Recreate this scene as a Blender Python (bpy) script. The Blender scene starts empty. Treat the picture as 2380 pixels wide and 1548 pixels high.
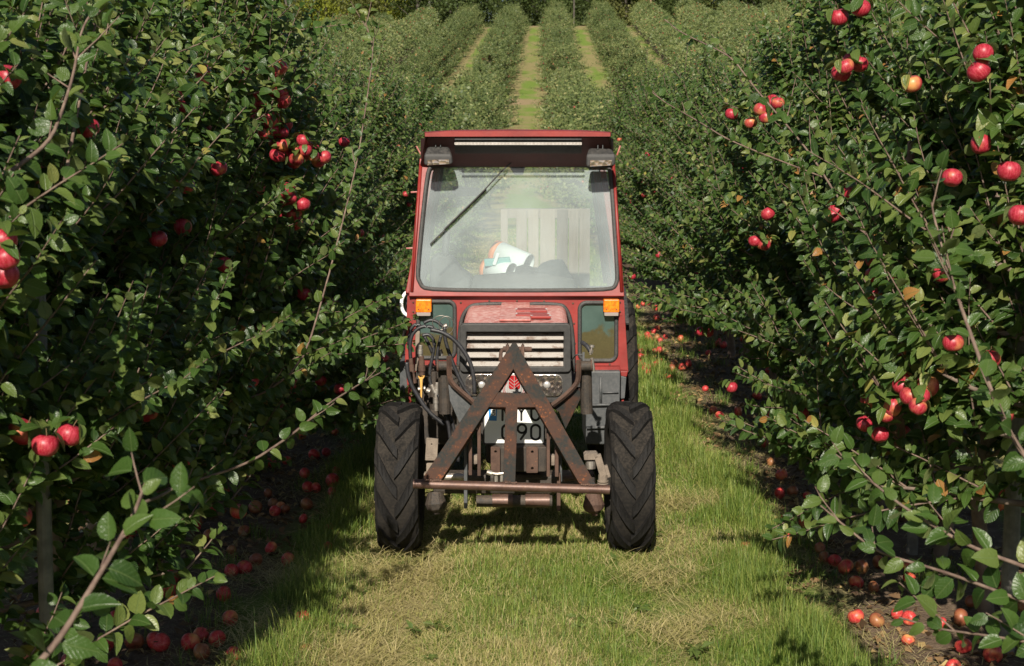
import bpy, math, random
import numpy as np
from mathutils import Vector, Matrix

# ------------------------------------------------------------------ camera, sky, sun
scene = bpy.context.scene
COL = scene.collection
R = math.radians
PITCH = R(7.43); CAM_H = 2.2; FPX = 3640.0
cam_d = bpy.data.cameras.new('camera'); cam = bpy.data.objects.new('camera', cam_d); COL.objects.link(cam)
cam.location = (0, 0, CAM_H); cam.rotation_euler = (math.pi/2 - PITCH, 0, 0)
cam_d.sensor_width = 36; cam_d.lens = 36*FPX/2380; cam_d.clip_start = .05; cam_d.clip_end = 2000
cam_d.dof.use_dof = True; cam_d.dof.focus_distance = 8.3; cam_d.dof.aperture_fstop = 8
scene.camera = cam
SUN_EL = R(33); SUN_AZ = R(6)          # azimuth: towards the left, behind the camera
w = bpy.data.worlds.new('World'); scene.world = w; w.use_nodes = True
nt = w.node_tree; bg = nt.nodes['Background']
sky = nt.nodes.new('ShaderNodeTexSky'); sky.sky_type = 'NISHITA'; sky.sun_disc = False
sky.sun_elevation = SUN_EL; sky.sun_rotation = math.pi + SUN_AZ
nt.links.new(sky.outputs[0], bg.inputs[0]); bg.inputs[1].default_value = .05
sd = bpy.data.lights.new('sun', 'SUN'); sd.energy = 5.0; sd.angle = R(.53); sd.color = (1, .92, .79)
sun = bpy.data.objects.new('sun', sd); COL.objects.link(sun)
tosun = Vector((-math.sin(SUN_AZ)*math.cos(SUN_EL), -math.cos(SUN_AZ)*math.cos(SUN_EL), math.sin(SUN_EL)))
sun.rotation_euler = tosun.to_track_quat('Z', 'Y').to_euler(); sun.location = tosun*30
scene.view_settings.view_transform = 'Standard'; scene.view_settings.look = 'None'
scene.view_settings.exposure = 0.66; scene.view_settings.gamma = 1
scene.cycles.max_bounces = 8; scene.cycles.diffuse_bounces = 3; scene.cycles.glossy_bounces = 3
scene.cycles.transparent_max_bounces = 12; scene.cycles.transmission_bounces = 6

# ------------------------------------------------------------------ helpers
def at(px, py, Y):
    """a point at distance Y along the aisle seen at picture position (px, py) of a 2380 wide picture"""
    u = (px-1190)/FPX; v = (774-py)/FPX
    d = Vector((u, math.cos(PITCH)+v*math.sin(PITCH), -math.sin(PITCH)+v*math.cos(PITCH)))
    return Vector((0, 0, CAM_H)) + d*(Y/d.y)
def g(y, x=0.):
    y = np.asarray(y, float); x = np.asarray(x, float)
    a = .00123
    return -np.clip((-x-1)/10, 0, 2.2)*1.0*np.clip((y-75)/60, 0, 1) + np.where(y < 30, 0, np.where(y < 80, a*(np.clip(y, 30, 80)-30)**2, a*2500 + .123*(np.clip(y, 80, 152)-80) + .03*(np.clip(y, 152, 900)-152)))
def xc(y): return .12 + 9.25e-5*np.asarray(y, float)**2
def ground_at(px, py):
    lo, hi = 3., 29.
    for _ in range(40):
        m = (lo+hi)/2
        if at(px, py, m).z > 0: lo = m
        else: hi = m
    p = at(px, py, lo); return Vector((p.x, p.y, 0))

def tag(o, label=None, cat=None, group=None, kind=None):
    if label: o['label'] = label
    if cat: o['category'] = cat
    if group: o['group'] = group
    if kind: o['kind'] = kind
    return o
def empty(name, loc=(0, 0, 0), rz=0):
    o = bpy.data.objects.new(name, None); COL.objects.link(o); o.location = loc; o.rotation_euler = (0, 0, rz)
    o.empty_display_size = .1; return o
def link(name, me, parent=None):
    o = bpy.data.objects.new(name, me); COL.objects.link(o)
    if parent is not None: o.parent = parent
    return o
def fast_mesh(name, V, Q=None, T=None, qm=None, tm=None, mats=(), attrs=None, smooth=True):
    V = np.asarray(V, np.float32); me = bpy.data.meshes.new(name)
    Q = np.zeros((0, 4), np.int32) if Q is None else np.asarray(Q, np.int32)
    T = np.zeros((0, 3), np.int32) if T is None else np.asarray(T, np.int32)
    me.vertices.add(len(V)); me.vertices.foreach_set('co', V.ravel())
    nl = len(Q)*4+len(T)*3; me.loops.add(nl)
    me.loops.foreach_set('vertex_index', np.concatenate([Q.ravel(), T.ravel()]).astype(np.int32))
    me.polygons.add(len(Q)+len(T))
    st = np.concatenate([np.arange(len(Q))*4, len(Q)*4+np.arange(len(T))*3]).astype(np.int32)
    me.polygons.foreach_set('loop_start', st)
    if qm is not None or tm is not None:
        m = np.concatenate([qm if qm is not None else np.zeros(len(Q)), tm if tm is not None else np.zeros(len(T))]).astype(np.int32)
        me.polygons.foreach_set('material_index', m)
    me.polygons.foreach_set('use_smooth', np.full(len(Q)+len(T), smooth))
    for k, a in (attrs or {}).items():
        a = np.asarray(a, np.float32)
        if a.ndim == 1:
            at_ = me.attributes.new(k, 'FLOAT', 'POINT'); at_.data.foreach_set('value', a)
        else:
            at_ = me.attributes.new(k, 'FLOAT_VECTOR', 'POINT'); at_.data.foreach_set('vector', a.ravel())
    for m in mats: me.materials.append(m)
    me.update(calc_edges=True); me.validate()
    return me
class Acc:
    """collects vertex, quad, triangle and attribute arrays"""
    def __init__(s): s.V=[]; s.Q=[]; s.T=[]; s.qm=[]; s.tm=[]; s.A=[]; s.n=0
    def add(s, V, Q=None, T=None, m=0, A=None):
        V = np.asarray(V, float)
        if A is None: A = np.zeros((len(V), 3))
        s.V.append(V); s.A.append(A)
        if Q is not None and len(Q): s.Q.append(np.asarray(Q)+s.n); s.qm.append(np.full(len(Q), m))
        if T is not None and len(T): s.T.append(np.asarray(T)+s.n); s.tm.append(np.full(len(T), m))
        s.n += len(V)
    def mesh(s, name, mats, smooth=True):
        c = np.concatenate
        return fast_mesh(name, c(s.V), c(s.Q) if s.Q else None, c(s.T) if s.T else None, c(s.qm) if s.Q else None, c(s.tm) if s.T else None, mats, {'info': c(s.A)}, smooth)
def tube_np(P, rad, k=5):
    P = np.asarray(P, float); n = len(P); rad = np.broadcast_to(rad, (n,))
    t = np.gradient(P, axis=0); t /= np.linalg.norm(t, axis=1)[:, None]+1e-9
    ref = np.array([0., 0, 1]) if abs(t[0, 2]) < .9 else np.array([1., 0, 0])
    a = np.cross(t, ref); a /= np.linalg.norm(a, axis=1)[:, None]+1e-9; b = np.cross(t, a)
    th = np.arange(k)/k*2*np.pi
    V = P[:, None]+rad[:, None, None]*(np.cos(th)[None, :, None]*a[:, None]+np.sin(th)[None, :, None]*b[:, None])
    V = V.reshape(-1, 3); i = np.arange(n-1)[:, None]*k; j = np.arange(k)[None]
    Q = np.stack([i+j, i+(j+1) % k, i+k+(j+1) % k, i+k+j], -1).reshape(-1, 4)
    return V, Q

# ------------------------------------------------------------------ node materials
class NM:
    def __init__(s, name):
        s.m = bpy.data.materials.new(name); s.m.use_nodes = True; s.t = s.m.node_tree; s.t.nodes.clear()
        s.out = s.n('OutputMaterial')
    def n(s, typ, **kw):
        nd = s.t.nodes.new('ShaderNode'+typ)
        for k, v in kw.items(): setattr(nd, k, v)
        return nd
    def l(s, a, b): s.t.links.new(a, b)
    def val(s, x, sock):
        if isinstance(x, (int, float)): sock.default_value = x
        elif isinstance(x, (tuple, list)):
            sock.default_value = tuple(x) + ((1,) if len(x) == 3 and sock.type == 'RGBA' else ())
        elif x is not None: s.l(x, sock)
    def math(s, op, a, b=None, c=None, clamp=False):
        nd = s.n('Math', operation=op, use_clamp=clamp)
        for i, x in enumerate((a, b, c)):
            if x is not None: s.val(x, nd.inputs[i])
        return nd.outputs[0]
    def mix(s, f, a, b):
        nd = s.n('Mix', data_type='RGBA'); s.val(f, nd.inputs[0]); s.val(a, nd.inputs[6]); s.val(b, nd.inputs[7]); return nd.outputs[2]
    def noise(s, scale, detail=3, rough=.55, vec=None, dist=0):
        nd = s.n('TexNoise'); nd.inputs['Scale'].default_value = scale; nd.inputs['Detail'].default_value = detail
        nd.inputs['Roughness'].default_value = rough; nd.inputs['Distortion'].default_value = dist
        if vec is None: vec = s.n('TexCoord').outputs['Object']
        s.l(vec, nd.inputs['Vector']); return nd.outputs['Fac']
    def step(s, x, a, b):
        nd = s.n('MapRange', interpolation_type='SMOOTHSTEP'); s.val(x, nd.inputs[0]); s.val(a, nd.inputs[1]); s.val(b, nd.inputs[2]); return nd.outputs[0]
    def ramp(s, x, stops):
        nd = s.n('ValToRGB'); s.val(x, nd.inputs[0]); e = nd.color_ramp.elements
        while len(e) < len(stops): e.new(.5)
        for el, (p, c) in zip(e, stops): el.position = p; el.color = (*c, 1)
        return nd.outputs[0]
    def bsdf(s, color, rough=.5, metal=0, spec=.5, bump=None, bstr=.3, bdist=.01, **kw):
        b = s.n('BsdfPrincipled'); s.val(color, b.inputs['Base Color']); s.val(rough, b.inputs['Roughness']); s.val(metal, b.inputs['Metallic'])
        b.inputs['Specular IOR Level'].default_value = spec
        for k, v in kw.items(): s.val(v, b.inputs[k.replace('_', ' ')])
        if bump is not None:
            bn = s.n('Bump'); bn.inputs['Strength'].default_value = bstr; bn.inputs['Distance'].default_value = bdist
            s.l(bump, bn.inputs['Height']); s.l(bn.outputs[0], b.inputs['Normal'])
        return b.outputs[0]
    def done(s, sh): s.l(sh, s.out.inputs[0]); return s.m

def leaf_mat(name, stops, back, trans=.34, rough=.37, veins=True, vary=.14):
    M = NM(name); at_ = M.n('Attribute', attribute_name='info'); sp = M.n('SeparateXYZ'); M.l(at_.outputs['Vector'], sp.inputs[0])
    rnd = M.n('ObjectInfo').outputs['Random']
    f = M.math('ADD', sp.outputs[0], M.math('MULTIPLY', M.math('SUBTRACT', rnd, .5), vary), clamp=True)
    c = M.ramp(f, stops)
    if veins:
        v = M.math('ABSOLUTE', sp.outputs[1])
        rib = M.math('SUBTRACT', 1, M.step(v, .03, .12))
        sv = M.math('FRACT', M.math('SUBTRACT', M.math('MULTIPLY', sp.outputs[2], 7), M.math('MULTIPLY', v, 2.2)))
        side = M.math('MULTIPLY', M.math('SUBTRACT', 1, M.step(sv, .0, .22)), .4)
        c = M.mix(M.math('MULTIPLY', M.math('MAXIMUM', rib, side), .45), c, (.12, .17, .06))
    geo = M.n('NewGeometry')
    cc = M.mix(geo.outputs['Backfacing'], c, back)
    rr = M.math('ADD', rough, M.math('MULTIPLY', geo.outputs['Backfacing'], .35))
    if veins:
        nv = M.noise(90, 2); p = M.bsdf(cc, rr, spec=.38, bump=M.math('ADD', M.math('MULTIPLY', M.math('MAXIMUM', rib, side), -.7), nv), bstr=.55, bdist=.004)
    else: p = M.bsdf(cc, rr, spec=.38)
    tr = M.n('BsdfTranslucent'); M.l(M.mix(.5, c, (.14, .22, .02)), tr.inputs[0])
    mx = M.n('MixShader'); mx.inputs[0].default_value = trans; M.l(p, mx.inputs[1]); M.l(tr.outputs[0], mx.inputs[2])
    return M.done(mx.outputs[0])
GREEN = [(0, (.018, .044, .010)), (.45, (.05, .098, .018)), (.8, (.13, .168, .042)), (.95, (.22, .23, .07)), (.985, (.28, .25, .06)), (1, (.3, .14, .04))]
M_LEAF = leaf_mat('apple_leaf', GREEN, (.13, .165, .055))
M_LEAFFAR = leaf_mat('far_leaf', [(0, (.06, .09, .028)), (.5, (.125, .16, .052)), (.85, (.22, .24, .085)), (.97, (.2, .2, .09)), (1, (.42, .38, .17))], (.12, .155, .06), veins=False, rough=.5, vary=.4)  # palest ramp stop paints sun glints as scattered pale leaves
def forest_leaf(name, a, b, c): return leaf_mat(name, [(0, a), (.6, b), (1, c)], b, veins=False, rough=.6)
def bark_mat(name, a, b, sc=14):
    M = NM(name); n = M.noise(sc, 5); return M.done(M.bsdf(M.mix(M.step(n, .3, .7), a, b), .85, bump=n, bstr=.5))
M_BARK = bark_mat('apple_bark', (.09, .06, .045), (.17, .13, .10))
M_TWIG = bark_mat('apple_twig', (.085, .052, .04), (.17, .12, .09), 30)
M_TRUNKTAN = bark_mat('tan_bark', (.19, .11, .07), (.30, .18, .12), 12)
M_POST = bark_mat('grey_post_wood', (.10, .097, .085), (.18, .17, .15), 18)
M_GRAYBARK = bark_mat('forest_bark', (.05, .042, .035), (.10, .085, .07), 6)
M_BIRCH = bark_mat('birch_bark', (.35, .33, .29), (.55, .52, .47), 6)
def apple_mat(name, red, red2, pale, lo, hi, rot=False):
    M = NM(name); tc = M.n('TexCoord').outputs['Object']; rnd = M.n('ObjectInfo').outputs['Random']
    va = M.n('VectorMath', operation='ADD'); M.l(tc, va.inputs[0])
    cx = M.n('CombineXYZ'); M.l(M.math('MULTIPLY', rnd, 37.), cx.inputs[0]); M.l(M.math('MULTIPLY', rnd, 11.), cx.inputs[1]); M.l(cx.outputs[0], va.inputs[1])
    n = M.noise(16, 2, .5, va.outputs[0]); f = M.step(M.math('ADD', n, M.math('MULTIPLY', M.math('SUBTRACT', rnd, .5), .25)), lo, hi)
    st = M.n('Mapping'); M.l(va.outputs[0], st.inputs[0]); st.inputs['Scale'].default_value = (1, 1, .12)
    n2 = M.noise(170, 2, .6, st.outputs[0]); vor = M.n('TexVoronoi'); vor.inputs['Scale'].default_value = 260; M.l(tc, vor.inputs['Vector'])
    dots = M.math('LESS_THAN', vor.outputs['Distance'], .16)
    c = M.mix(M.step(n2, .35, .7), red, red2); c = M.mix(f, c, pale)
    if rot: c = M.mix(M.math('MULTIPLY', M.math('GREATER_THAN', rnd, .8), .75), c, M.mix(n, (.10, .045, .02), (.22, .11, .045)))
    c = M.mix(M.math('MULTIPLY', dots, .35), c, (.6, .42, .25))
    return M.done(M.bsdf(c, .42, spec=.4, bump=n2, bstr=.06))
M_APPLE = apple_mat('red_apple_skin', (.25, .009, .02), (.38, .04, .062), (.52, .24, .08), .5, .84)
M_APPLE2 = apple_mat('fallen_apple_skin', (.38, .022, .025), (.5, .07, .06), (.6, .27, .09), .47, .8, True)
M_STEM = bark_mat('stem_brown', (.08, .05, .02), (.14, .09, .04), 60)

# ------------------------------------------------------------------ ground
M = NM('ground_soil_and_turf')
pos = M.n('NewGeometry').outputs['Position']; sp = M.n('SeparateXYZ'); M.l(pos, sp.inputs[0]); X, Y = sp.outputs[0], sp.outputs[1]
u = M.math('SUBTRACT', M.math('SUBTRACT', X, .12), M.math('MULTIPLY', M.math('MULTIPLY', Y, Y), 9.25e-5))
v = M.math('ABSOLUTE', M.math('SUBTRACT', M.math('MODULO', M.math('ADD', u, 402), 4.0), 2.0))   # 0 at the middle of an aisle, 2 under a row
n1 = M.noise(1.3, 4, .6, pos); n2 = M.noise(9, 5, .65, pos); n3 = M.noise(55, 4, .7, pos); n4 = M.noise(.35, 3, .5, pos)
edge = M.math('ADD', v, M.math('MULTIPLY', M.math('SUBTRACT', n1, .5), .7))
turf = M.math('SUBTRACT', 1, M.step(edge, 1.22, 1.5))
soil = M.mix(n3, (.075, .05, .034), (.2, .145, .10)); soil = M.mix(M.step(n2, .5, .75), soil, (.25, .185, .125))
grn = M.mix(n3, (.09, .15, .025), (.19, .26, .05)); straw = M.mix(n3, (.17, .15, .065), (.31, .26, .12))
tr_ = M.math('SUBTRACT', 1, M.step(M.math('ABSOLUTE', M.math('SUBTRACT', v, .72)), .12, .42))
vs_ = M.math('SUBTRACT', M.math('MODULO', M.math('ADD', u, 402), 4.0), 2.0)
trl = M.math('MULTIPLY', tr_, M.math('MULTIPLY_ADD', M.step(vs_, -.3, .3), -.22, .32))
dry = M.math('ADD', trl, M.math('ADD', M.math('MULTIPLY', n1, .55), M.math('MULTIPLY', n2, .4)))
farband = M.noise(1, 3, .6, (lambda mp: (M.l(pos, mp.inputs[0]), setattr(mp.inputs['Scale'], 'default_value', (.45, .13, 0)), mp.outputs[0])[2])(M.n('Mapping')))
dry = M.math('ADD', M.math('ADD', dry, M.math('MULTIPLY', M.step(Y, 20, 60), .12)), M.math('MULTIPLY', M.math('SUBTRACT', farband, .5), 1.5))
grass_c = M.mix(M.step(dry, .48, .78), grn, straw)
col = M.mix(turf, soil, grass_c)
def band(a, b, w_): return M.math('MULTIPLY', M.step(Y, a-w_, a), M.math('SUBTRACT', 1, M.step(Y, b, b+w_)))
head = M.math('MAXIMUM', band(83.5, 85.5, .8), band(151, 158, 1.2))
col = M.mix(M.math('MULTIPLY', head, .85), col, M.mix(n2, (.22, .15, .085), (.34, .25, .15)))
hb = M.math('ADD', n3, n2)
M_GROUND = M.done(M.bsdf(col, .95, spec=.15, bump=hb, bstr=.8, bdist=.03))
rng = np.random.default_rng(5)
ys = np.concatenate([np.arange(-20, 4, 4), np.arange(4, 20, .12), np.arange(20, 60, 1), np.arange(60, 200, 2), np.arange(200, 905, 25)])
xs = np.concatenate([np.arange(-500, -50, 50), np.arange(-50, -4, 2), np.arange(-4, 4, .12), np.arange(4, 50, 2), np.arange(50, 501, 50)])
XX, YY = np.meshgrid(xs, ys)
def bump_h(x, y):
    vv = np.abs(x-.12); rut = -.05*np.exp(-((vv-.62)/.16)**2)
    near = np.clip((22-y)/4, 0, 1)*np.clip((y-3)/2, 0, 1)
    return near*(rut + .012*np.sin(x*5.1+y*1.3)+.009*np.sin(y*4.3-x*2.2)+.006*np.sin(11*x+7*y)*np.cos(9*y-4*x))
ZZ = g(YY, XX)+bump_h(XX, YY)
nx, ny = len(xs), len(ys); i = (np.arange(ny-1)[:, None]*nx+np.arange(nx-1)[None]).ravel()
gr = link('ground', fast_mesh('ground', np.stack([XX.ravel(), YY.ravel(), ZZ.ravel()], 1), np.stack([i, i+1, i+nx+1, i+nx], 1), mats=[M_GROUND]))
tag(gr, 'orchard ground of mown turf aisles and bare brown soil strips under the tree rows', kind='structure')

# ------------------------------------------------------------------ grass and litter
def blade_mat():
    M = NM('grass_blades'); sp = M.n('SeparateXYZ'); M.l(M.n('Attribute', attribute_name='info').outputs['Vector'], sp.inputs[0])
    c = M.ramp(sp.outputs[0], [(0, (.05, .11, .014)), (.35, (.115, .18, .026)), (.62, (.24, .28, .06)), (.72, (.36, .33, .11)), (1, (.56, .47, .25))])
    p = M.bsdf(c, .55, spec=.35); t = M.n('BsdfTranslucent'); M.l(c, t.inputs[0]); mx = M.n('MixShader'); mx.inputs[0].default_value = .3
    M.l(p, mx.inputs[1]); M.l(t.outputs[0], mx.inputs[2]); return M.done(mx.outputs[0])
M_BLADE = blade_mat()
def vnoise(x, y, s, seed=0):
    r_ = np.random.default_rng(seed); G = r_.random((64, 64)); x = x*s; y = y*s
    xi = np.floor(x).astype(int); yi = np.floor(y).astype(int); fx = x-xi; fy = y-yi; fx = fx*fx*(3-2*fx); fy = fy*fy*(3-2*fy)
    a = G[xi % 64, yi % 64]; b = G[(xi+1) % 64, yi % 64]; c = G[xi % 64, (yi+1) % 64]; d = G[(xi+1) % 64, (yi+1) % 64]
    return (a*(1-fx)+b*fx)*(1-fy)+(c*(1-fx)+d*fx)*fy
def blades(x, y, L, W, lean, tint, az=None, bend=.4, z0=0.):
    n = len(x); az = rng.random(n)*2*np.pi if az is None else az
    z = g(y)+bump_h(x, y)+z0
    dx, dy = np.cos(az), np.sin(az); px_, py_ = -dy, dx
    V = np.empty((n, 5, 3))
    for k, (f, wf) in enumerate(((0, 1), (.55, .8))):
        hor = L*np.sin(lean)*f; ver = L*np.cos(lean)*f
        for s_, kk in ((-1, 2*k), (1, 2*k+1)):
            V[:, kk, 0] = x+dx*hor+px_*W*wf*s_/2; V[:, kk, 1] = y+dy*hor+py_*W*wf*s_/2; V[:, kk, 2] = z+ver
    l2 = lean+bend*(.5+rng.random(n)); hor = L*(np.sin(lean)*.55+np.sin(l2)*.45); ver = L*(np.cos(lean)*.55+np.cos(l2)*.45)
    V[:, 4, 0] = x+dx*hor; V[:, 4, 1] = y+dy*hor; V[:, 4, 2] = z+np.maximum(ver, .004)
    b = np.arange(n)*5
    Q = np.stack([b, b+1, b+3, b+2], 1); T = np.stack([b+2, b+3, b+4], 1)
    A = np.zeros((n, 5, 3)); A[:, :, 0] = np.clip(tint, 0, 1)[:, None]
    return V.reshape(-1, 3), Q, T, A.reshape(-1, 3)
def turf_edge(y, side): return 1.22+.22*(vnoise(y, y*0+side*7, 1.6, 9)-.5)+.16*(vnoise(y, y*0+side*3, 5, 8)-.5)+(.04 if side > 0 else 0)
ga = Acc()
for (y0, y1, dens, ws) in ((5.6, 8, 13000, .0026), (8, 12, 8000, .0034), (12, 18, 3600, .0050), (18, 34, 1400, .009)):
    n = int((y1-y0)*3.4*dens); x = rng.uniform(-1.55, 1.85, n); y = rng.uniform(y0, y1, n)
    v_ = x-.12; side = np.sign(v_); a_ = np.abs(v_)
    ed = np.where(side < 0, turf_edge(y, -1), turf_edge(y, 1))
    clump = vnoise(x, y, 9, 3); patch = vnoise(x, y, 1.6, 4); mid = vnoise(x, y, 4, 6)
    rut = np.exp(-((a_-.6)/.2)**2); rim = np.exp(-((ed-a_-.12)/.16)**2)
    keep = (a_ < ed+rng.normal(0, .05, n)) & (rng.random(n) < np.clip(.35+clump*.9-.35*rut*(mid > .45)+.4*rim, .15, 1))
    x, y, a_, rut, rim, patch, clump, mid, side = (q[keep] for q in (x, y, a_, rut, rim, patch, clump, mid, side)); n = len(x)
    L = (.026+.030*rng.random(n)+.042*clump)*(1-.35*rut)+rim*(.03+.075*rng.random(n)); L *= np.where(rng.random(n) < .03, 1.7, 1)
    dryp = np.clip(.38-.28*(side > 0)*(a_ > .85)+.75*(patch-.45)*1.6+.30*rut*(mid-.2)-.35*rim+.25*(mid-.5)+.22*(side < 0)*rut, 0, .9)
    isdry = rng.random(n) < np.clip((dryp-.25)*1.35+.2, 0, .9)
    tint = np.where(isdry, rng.uniform(.66, 1, n), np.clip(rng.normal(.34, .16, n)+.12*patch, 0, .64))
    lean = np.clip(np.abs(rng.normal(.35, .3, n))+isdry*.55+rut*.25, 0, 1.45)
    V, Q, T, A = blades(x, y, L*np.where(isdry, .8, 1), ws*(.7+.6*rng.random(n)), lean, tint)
    ga.add(V, Q, T, 0, A)
    # cut straw lying flat
    n = int((y1-y0)*3.2*dens*.24); x = rng.uniform(-1.5, 1.75, n); y = rng.uniform(y0, y1, n); a_ = np.abs(x-.12)
    k = (rng.random(n) < np.clip(.25+1.3*(vnoise(x, y, 1.6, 4)-.4)+.5*np.exp(-((a_-.6)/.25)**2), 0, 1)); x, y = x[k], y[k]; n = len(x)
    V, Q, T, A = blades(x, y, .04+.09*rng.random(n), ws*.8*np.ones(n), np.full(n, 1.35)+rng.normal(0, .1, n), rng.uniform(.7, 1, n), z0=.012, bend=.15)
    ga.add(V, Q, T, 0, A)
for k in range(16):      # rakes of dry straw
    cy = 6.1+rng.random()*3.2; cx_ = rng.uniform(-1.15, -.35) if k < 11 else rng.uniform(.5, 1.2); n = int(rng.integers(300, 900)); r_ = rng.normal(0, 1, (n, 2))*[.16, .12]
    V, Q, T, A = blades(cx_+r_[:, 0], cy+r_[:, 1], .05+.1*rng.random(n), .0028*np.ones(n), rng.normal(1.3, .15, n), rng.uniform(.7, 1, n), z0=.02+.02*rng.random(n), bend=.2); ga.add(V, Q, T, 0, A)
# tufts on the bare strips
for side in (-1, 1):
    for k in range(46):
        cy = rng.uniform(6, 17); cx_ = .12+side*rng.uniform(1.35, 2.1) ; n = int(rng.integers(18, 70)); r_ = rng.normal(0, .045, (n, 2))
        V, Q, T, A = blades(cx_+r_[:, 0], cy+r_[:, 1], .05+.09*rng.random(n), .0035*np.ones(n), np.abs(rng.normal(.4, .3, n)), rng.uniform(.1, .5, n))
        ga.add(V, Q, T, 0, A)
tag(link('grass', ga.mesh('grass', [M_BLADE])), 'short green and straw coloured grass of the aisle with taller tufts along its edges', kind='stuff')
# straw, twigs, dead leaves on the soil
la = Acc()
for side in (-1, 1):
    n = 9000; x = .12+side*rng.uniform(1.15, 2.9, n); y = rng.uniform(5, 18, n)
    V, Q, T, A = blades(x, y, .02+.07*rng.random(n)**2, .003*np.ones(n), rng.normal(1.42, .1, n), rng.uniform(.66, .98, n), z0=.006, bend=.1); la.add(V, Q, T, 0, A)
tag(link('straw_litter', la.mesh('straw_litter', [M_BLADE])), 'dry straw and cut grass scattered on the bare soil strips', kind='stuff')

# ------------------------------------------------------------------ leaves, twigs, apple trees
def unit(a): return a/(np.linalg.norm(a, axis=-1, keepdims=True)+1e-9)
def leaf_geo(P, D, N, S, tint, lod, rg):
    """leaf blades: P base, D direction, N face, S length"""
    n = len(P); D = unit(D); N = unit(N-(N*D).sum(1)[:, None]*D); U = np.cross(D, N)
    fold = rg.uniform(.05, .75, n); arch = rg.uniform(-.1, 1.15, n); wd = rg.uniform(.44, .63, n); twist = rg.normal(0, .25, n)
    if lod == 0:
        rows = [(.14, 0), (.25, .74), (.46, 1.06), (.70, .98), (.90, .58), (1.04, 0)]
    elif lod == 1: rows = [(0.1, 0), (.5, 1), (1.05, 0)]
    if lod == 2:
        V = np.empty((n, 4, 3)); A = np.zeros((n, 4, 3)); A[:, :, 0] = tint[:, None]
        V[:, 0] = P; V[:, 2] = P+D*S[:, None]; h = U*(S*.34)[:, None]; V[:, 1] = P+D*(S*.5)[:, None]+h; V[:, 3] = P+D*(S*.5)[:, None]-h
        return V.reshape(-1, 3), (np.arange(n)[:, None]*4+np.arange(4)[None]), None, A.reshape(-1, 3)
    vs, inf = [], []
    for (v, wv) in rows:
        for s_ in ((0,) if wv == 0 else (-1, 0, 1)):
            a = wv*wd*.5*s_
            off = arch*(v**2)*-.55+abs(s_)*wv*fold*.29
            Ut = U*np.cos(twist*v)[:, None]+N*np.sin(twist*v)[:, None]
            vs.append(P+S[:, None]*(D*(v*(1-.12*arch))[:, None]+Ut*a[:, None]+N*off[:, None])); inf.append((s_*wv, v))
    if lod == 0:      # stalk
        pw = .012
        vs = [P-U*(S*pw)[:, None], P+U*(S*pw)[:, None]]+vs; inf = [(0, 0), (0, 0)]+inf
    V = np.stack(vs, 1); A = np.zeros_like(V); A[:, :, 0] = tint[:, None]
    for k, (a, b) in enumerate(inf): A[:, k, 1] = a; A[:, k, 2] = b
    if lod == 0:
        m = 2
        Tt = [(0, 1, 2), (m, m+2, m+1), (m, m+3, m+2), (m+10, m+11, m+13), (m+11, m+12, m+13)]
        Qt = [(m+1+3*r_+c, m+2+3*r_+c, m+5+3*r_+c, m+4+3*r_+c) for r_ in range(3) for c in (0, 1)]
        # keep one winding: base fan is (base, mid, left)
        Tt[1] = (m, m+2, m+1); Tt[2] = (m, m+3, m+2)
        Qt = [(a, b, c, d) for a, b, c, d in Qt]
        k_ = 16
    else:
        Tt = [(0, 2, 1), (0, 3, 2), (1, 2, 4), (2, 3, 4)]; Qt = []; k_ = 5
    base = np.arange(n)[:, None, None]*k_
    T = (base+np.array(Tt)[None]).reshape(-1, 3); Q = (base+np.array(Qt)[None]).reshape(-1, 4) if Qt else None
    return V.reshape(-1, 3), Q, T, A.reshape(-1, 3)
def litter():
    rg = np.random.default_rng(12); A = Acc()
    for side in (-1, 1):
        n = 5200; x = .12+side*rg.uniform(1.1, 2.8, n); y = 5+13*rg.random(n); k = vnoise(x, y, 2.5, 14)+.2*rg.random(n) > .35; x, y = x[k], y[k]; n = len(x)
        P = np.stack([x, y, g(y)+bump_h(x, y)+.012+.01*rg.random(n)], 1); D = np.stack([rg.normal(0, 1, n), rg.normal(0, 1, n), rg.normal(0, .25, n)], 1); N = np.array([0, 0, 1.])+rg.normal(0, .35, (n, 3))
        V, Q, T, A_ = leaf_geo(P, D, N, rg.uniform(.035, .075, n), rg.random(n), 1, rg); A.add(V, Q, T, 0, A_)
    M = leaf_mat('dead_leaf', [(0, (.05, .028, .015)), (.5, (.13, .075, .035)), (.85, (.26, .16, .07)), (1, (.34, .25, .10))], (.15, .09, .045), trans=.1, rough=.8, veins=False)
    tag(link('dead_leaves', A.mesh('dead_leaves', [M])), 'brown dead leaves scattered over the soil strips under the trees', kind='stuff')
    A = Acc()      # broad leaved weeds in the turf
    for q in range(300):
        y = 5.8+rg.random()**1.4*14; x = .12+rg.choice([-1, 1])*rg.uniform(.1, 1.45); m = int(rg.integers(6, 14)); a = rg.random(m)*6.28; rr = .3+.7*rg.random()
        D = np.stack([np.cos(a), np.sin(a), rg.uniform(.1, .6, m)], 1); P = np.tile([x, y, float(g(y))+.01], (m, 1))+rg.normal(0, .01, (m, 3))*[1, 1, 0]
        V, Q, T, A_ = leaf_geo(P, D, np.array([0, -.2, 1.])+rg.normal(0, .25, (m, 3)), rg.uniform(.03, .07, m)*rr, rg.uniform(.6, .94, m), 1, rg); A.add(V, Q, T, 0, A_)
    tag(link('lawn_weeds', A.mesh('lawn_weeds', [M_LEAF])), 'low broad-leaved weeds growing in the aisle turf', kind='stuff')
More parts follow.
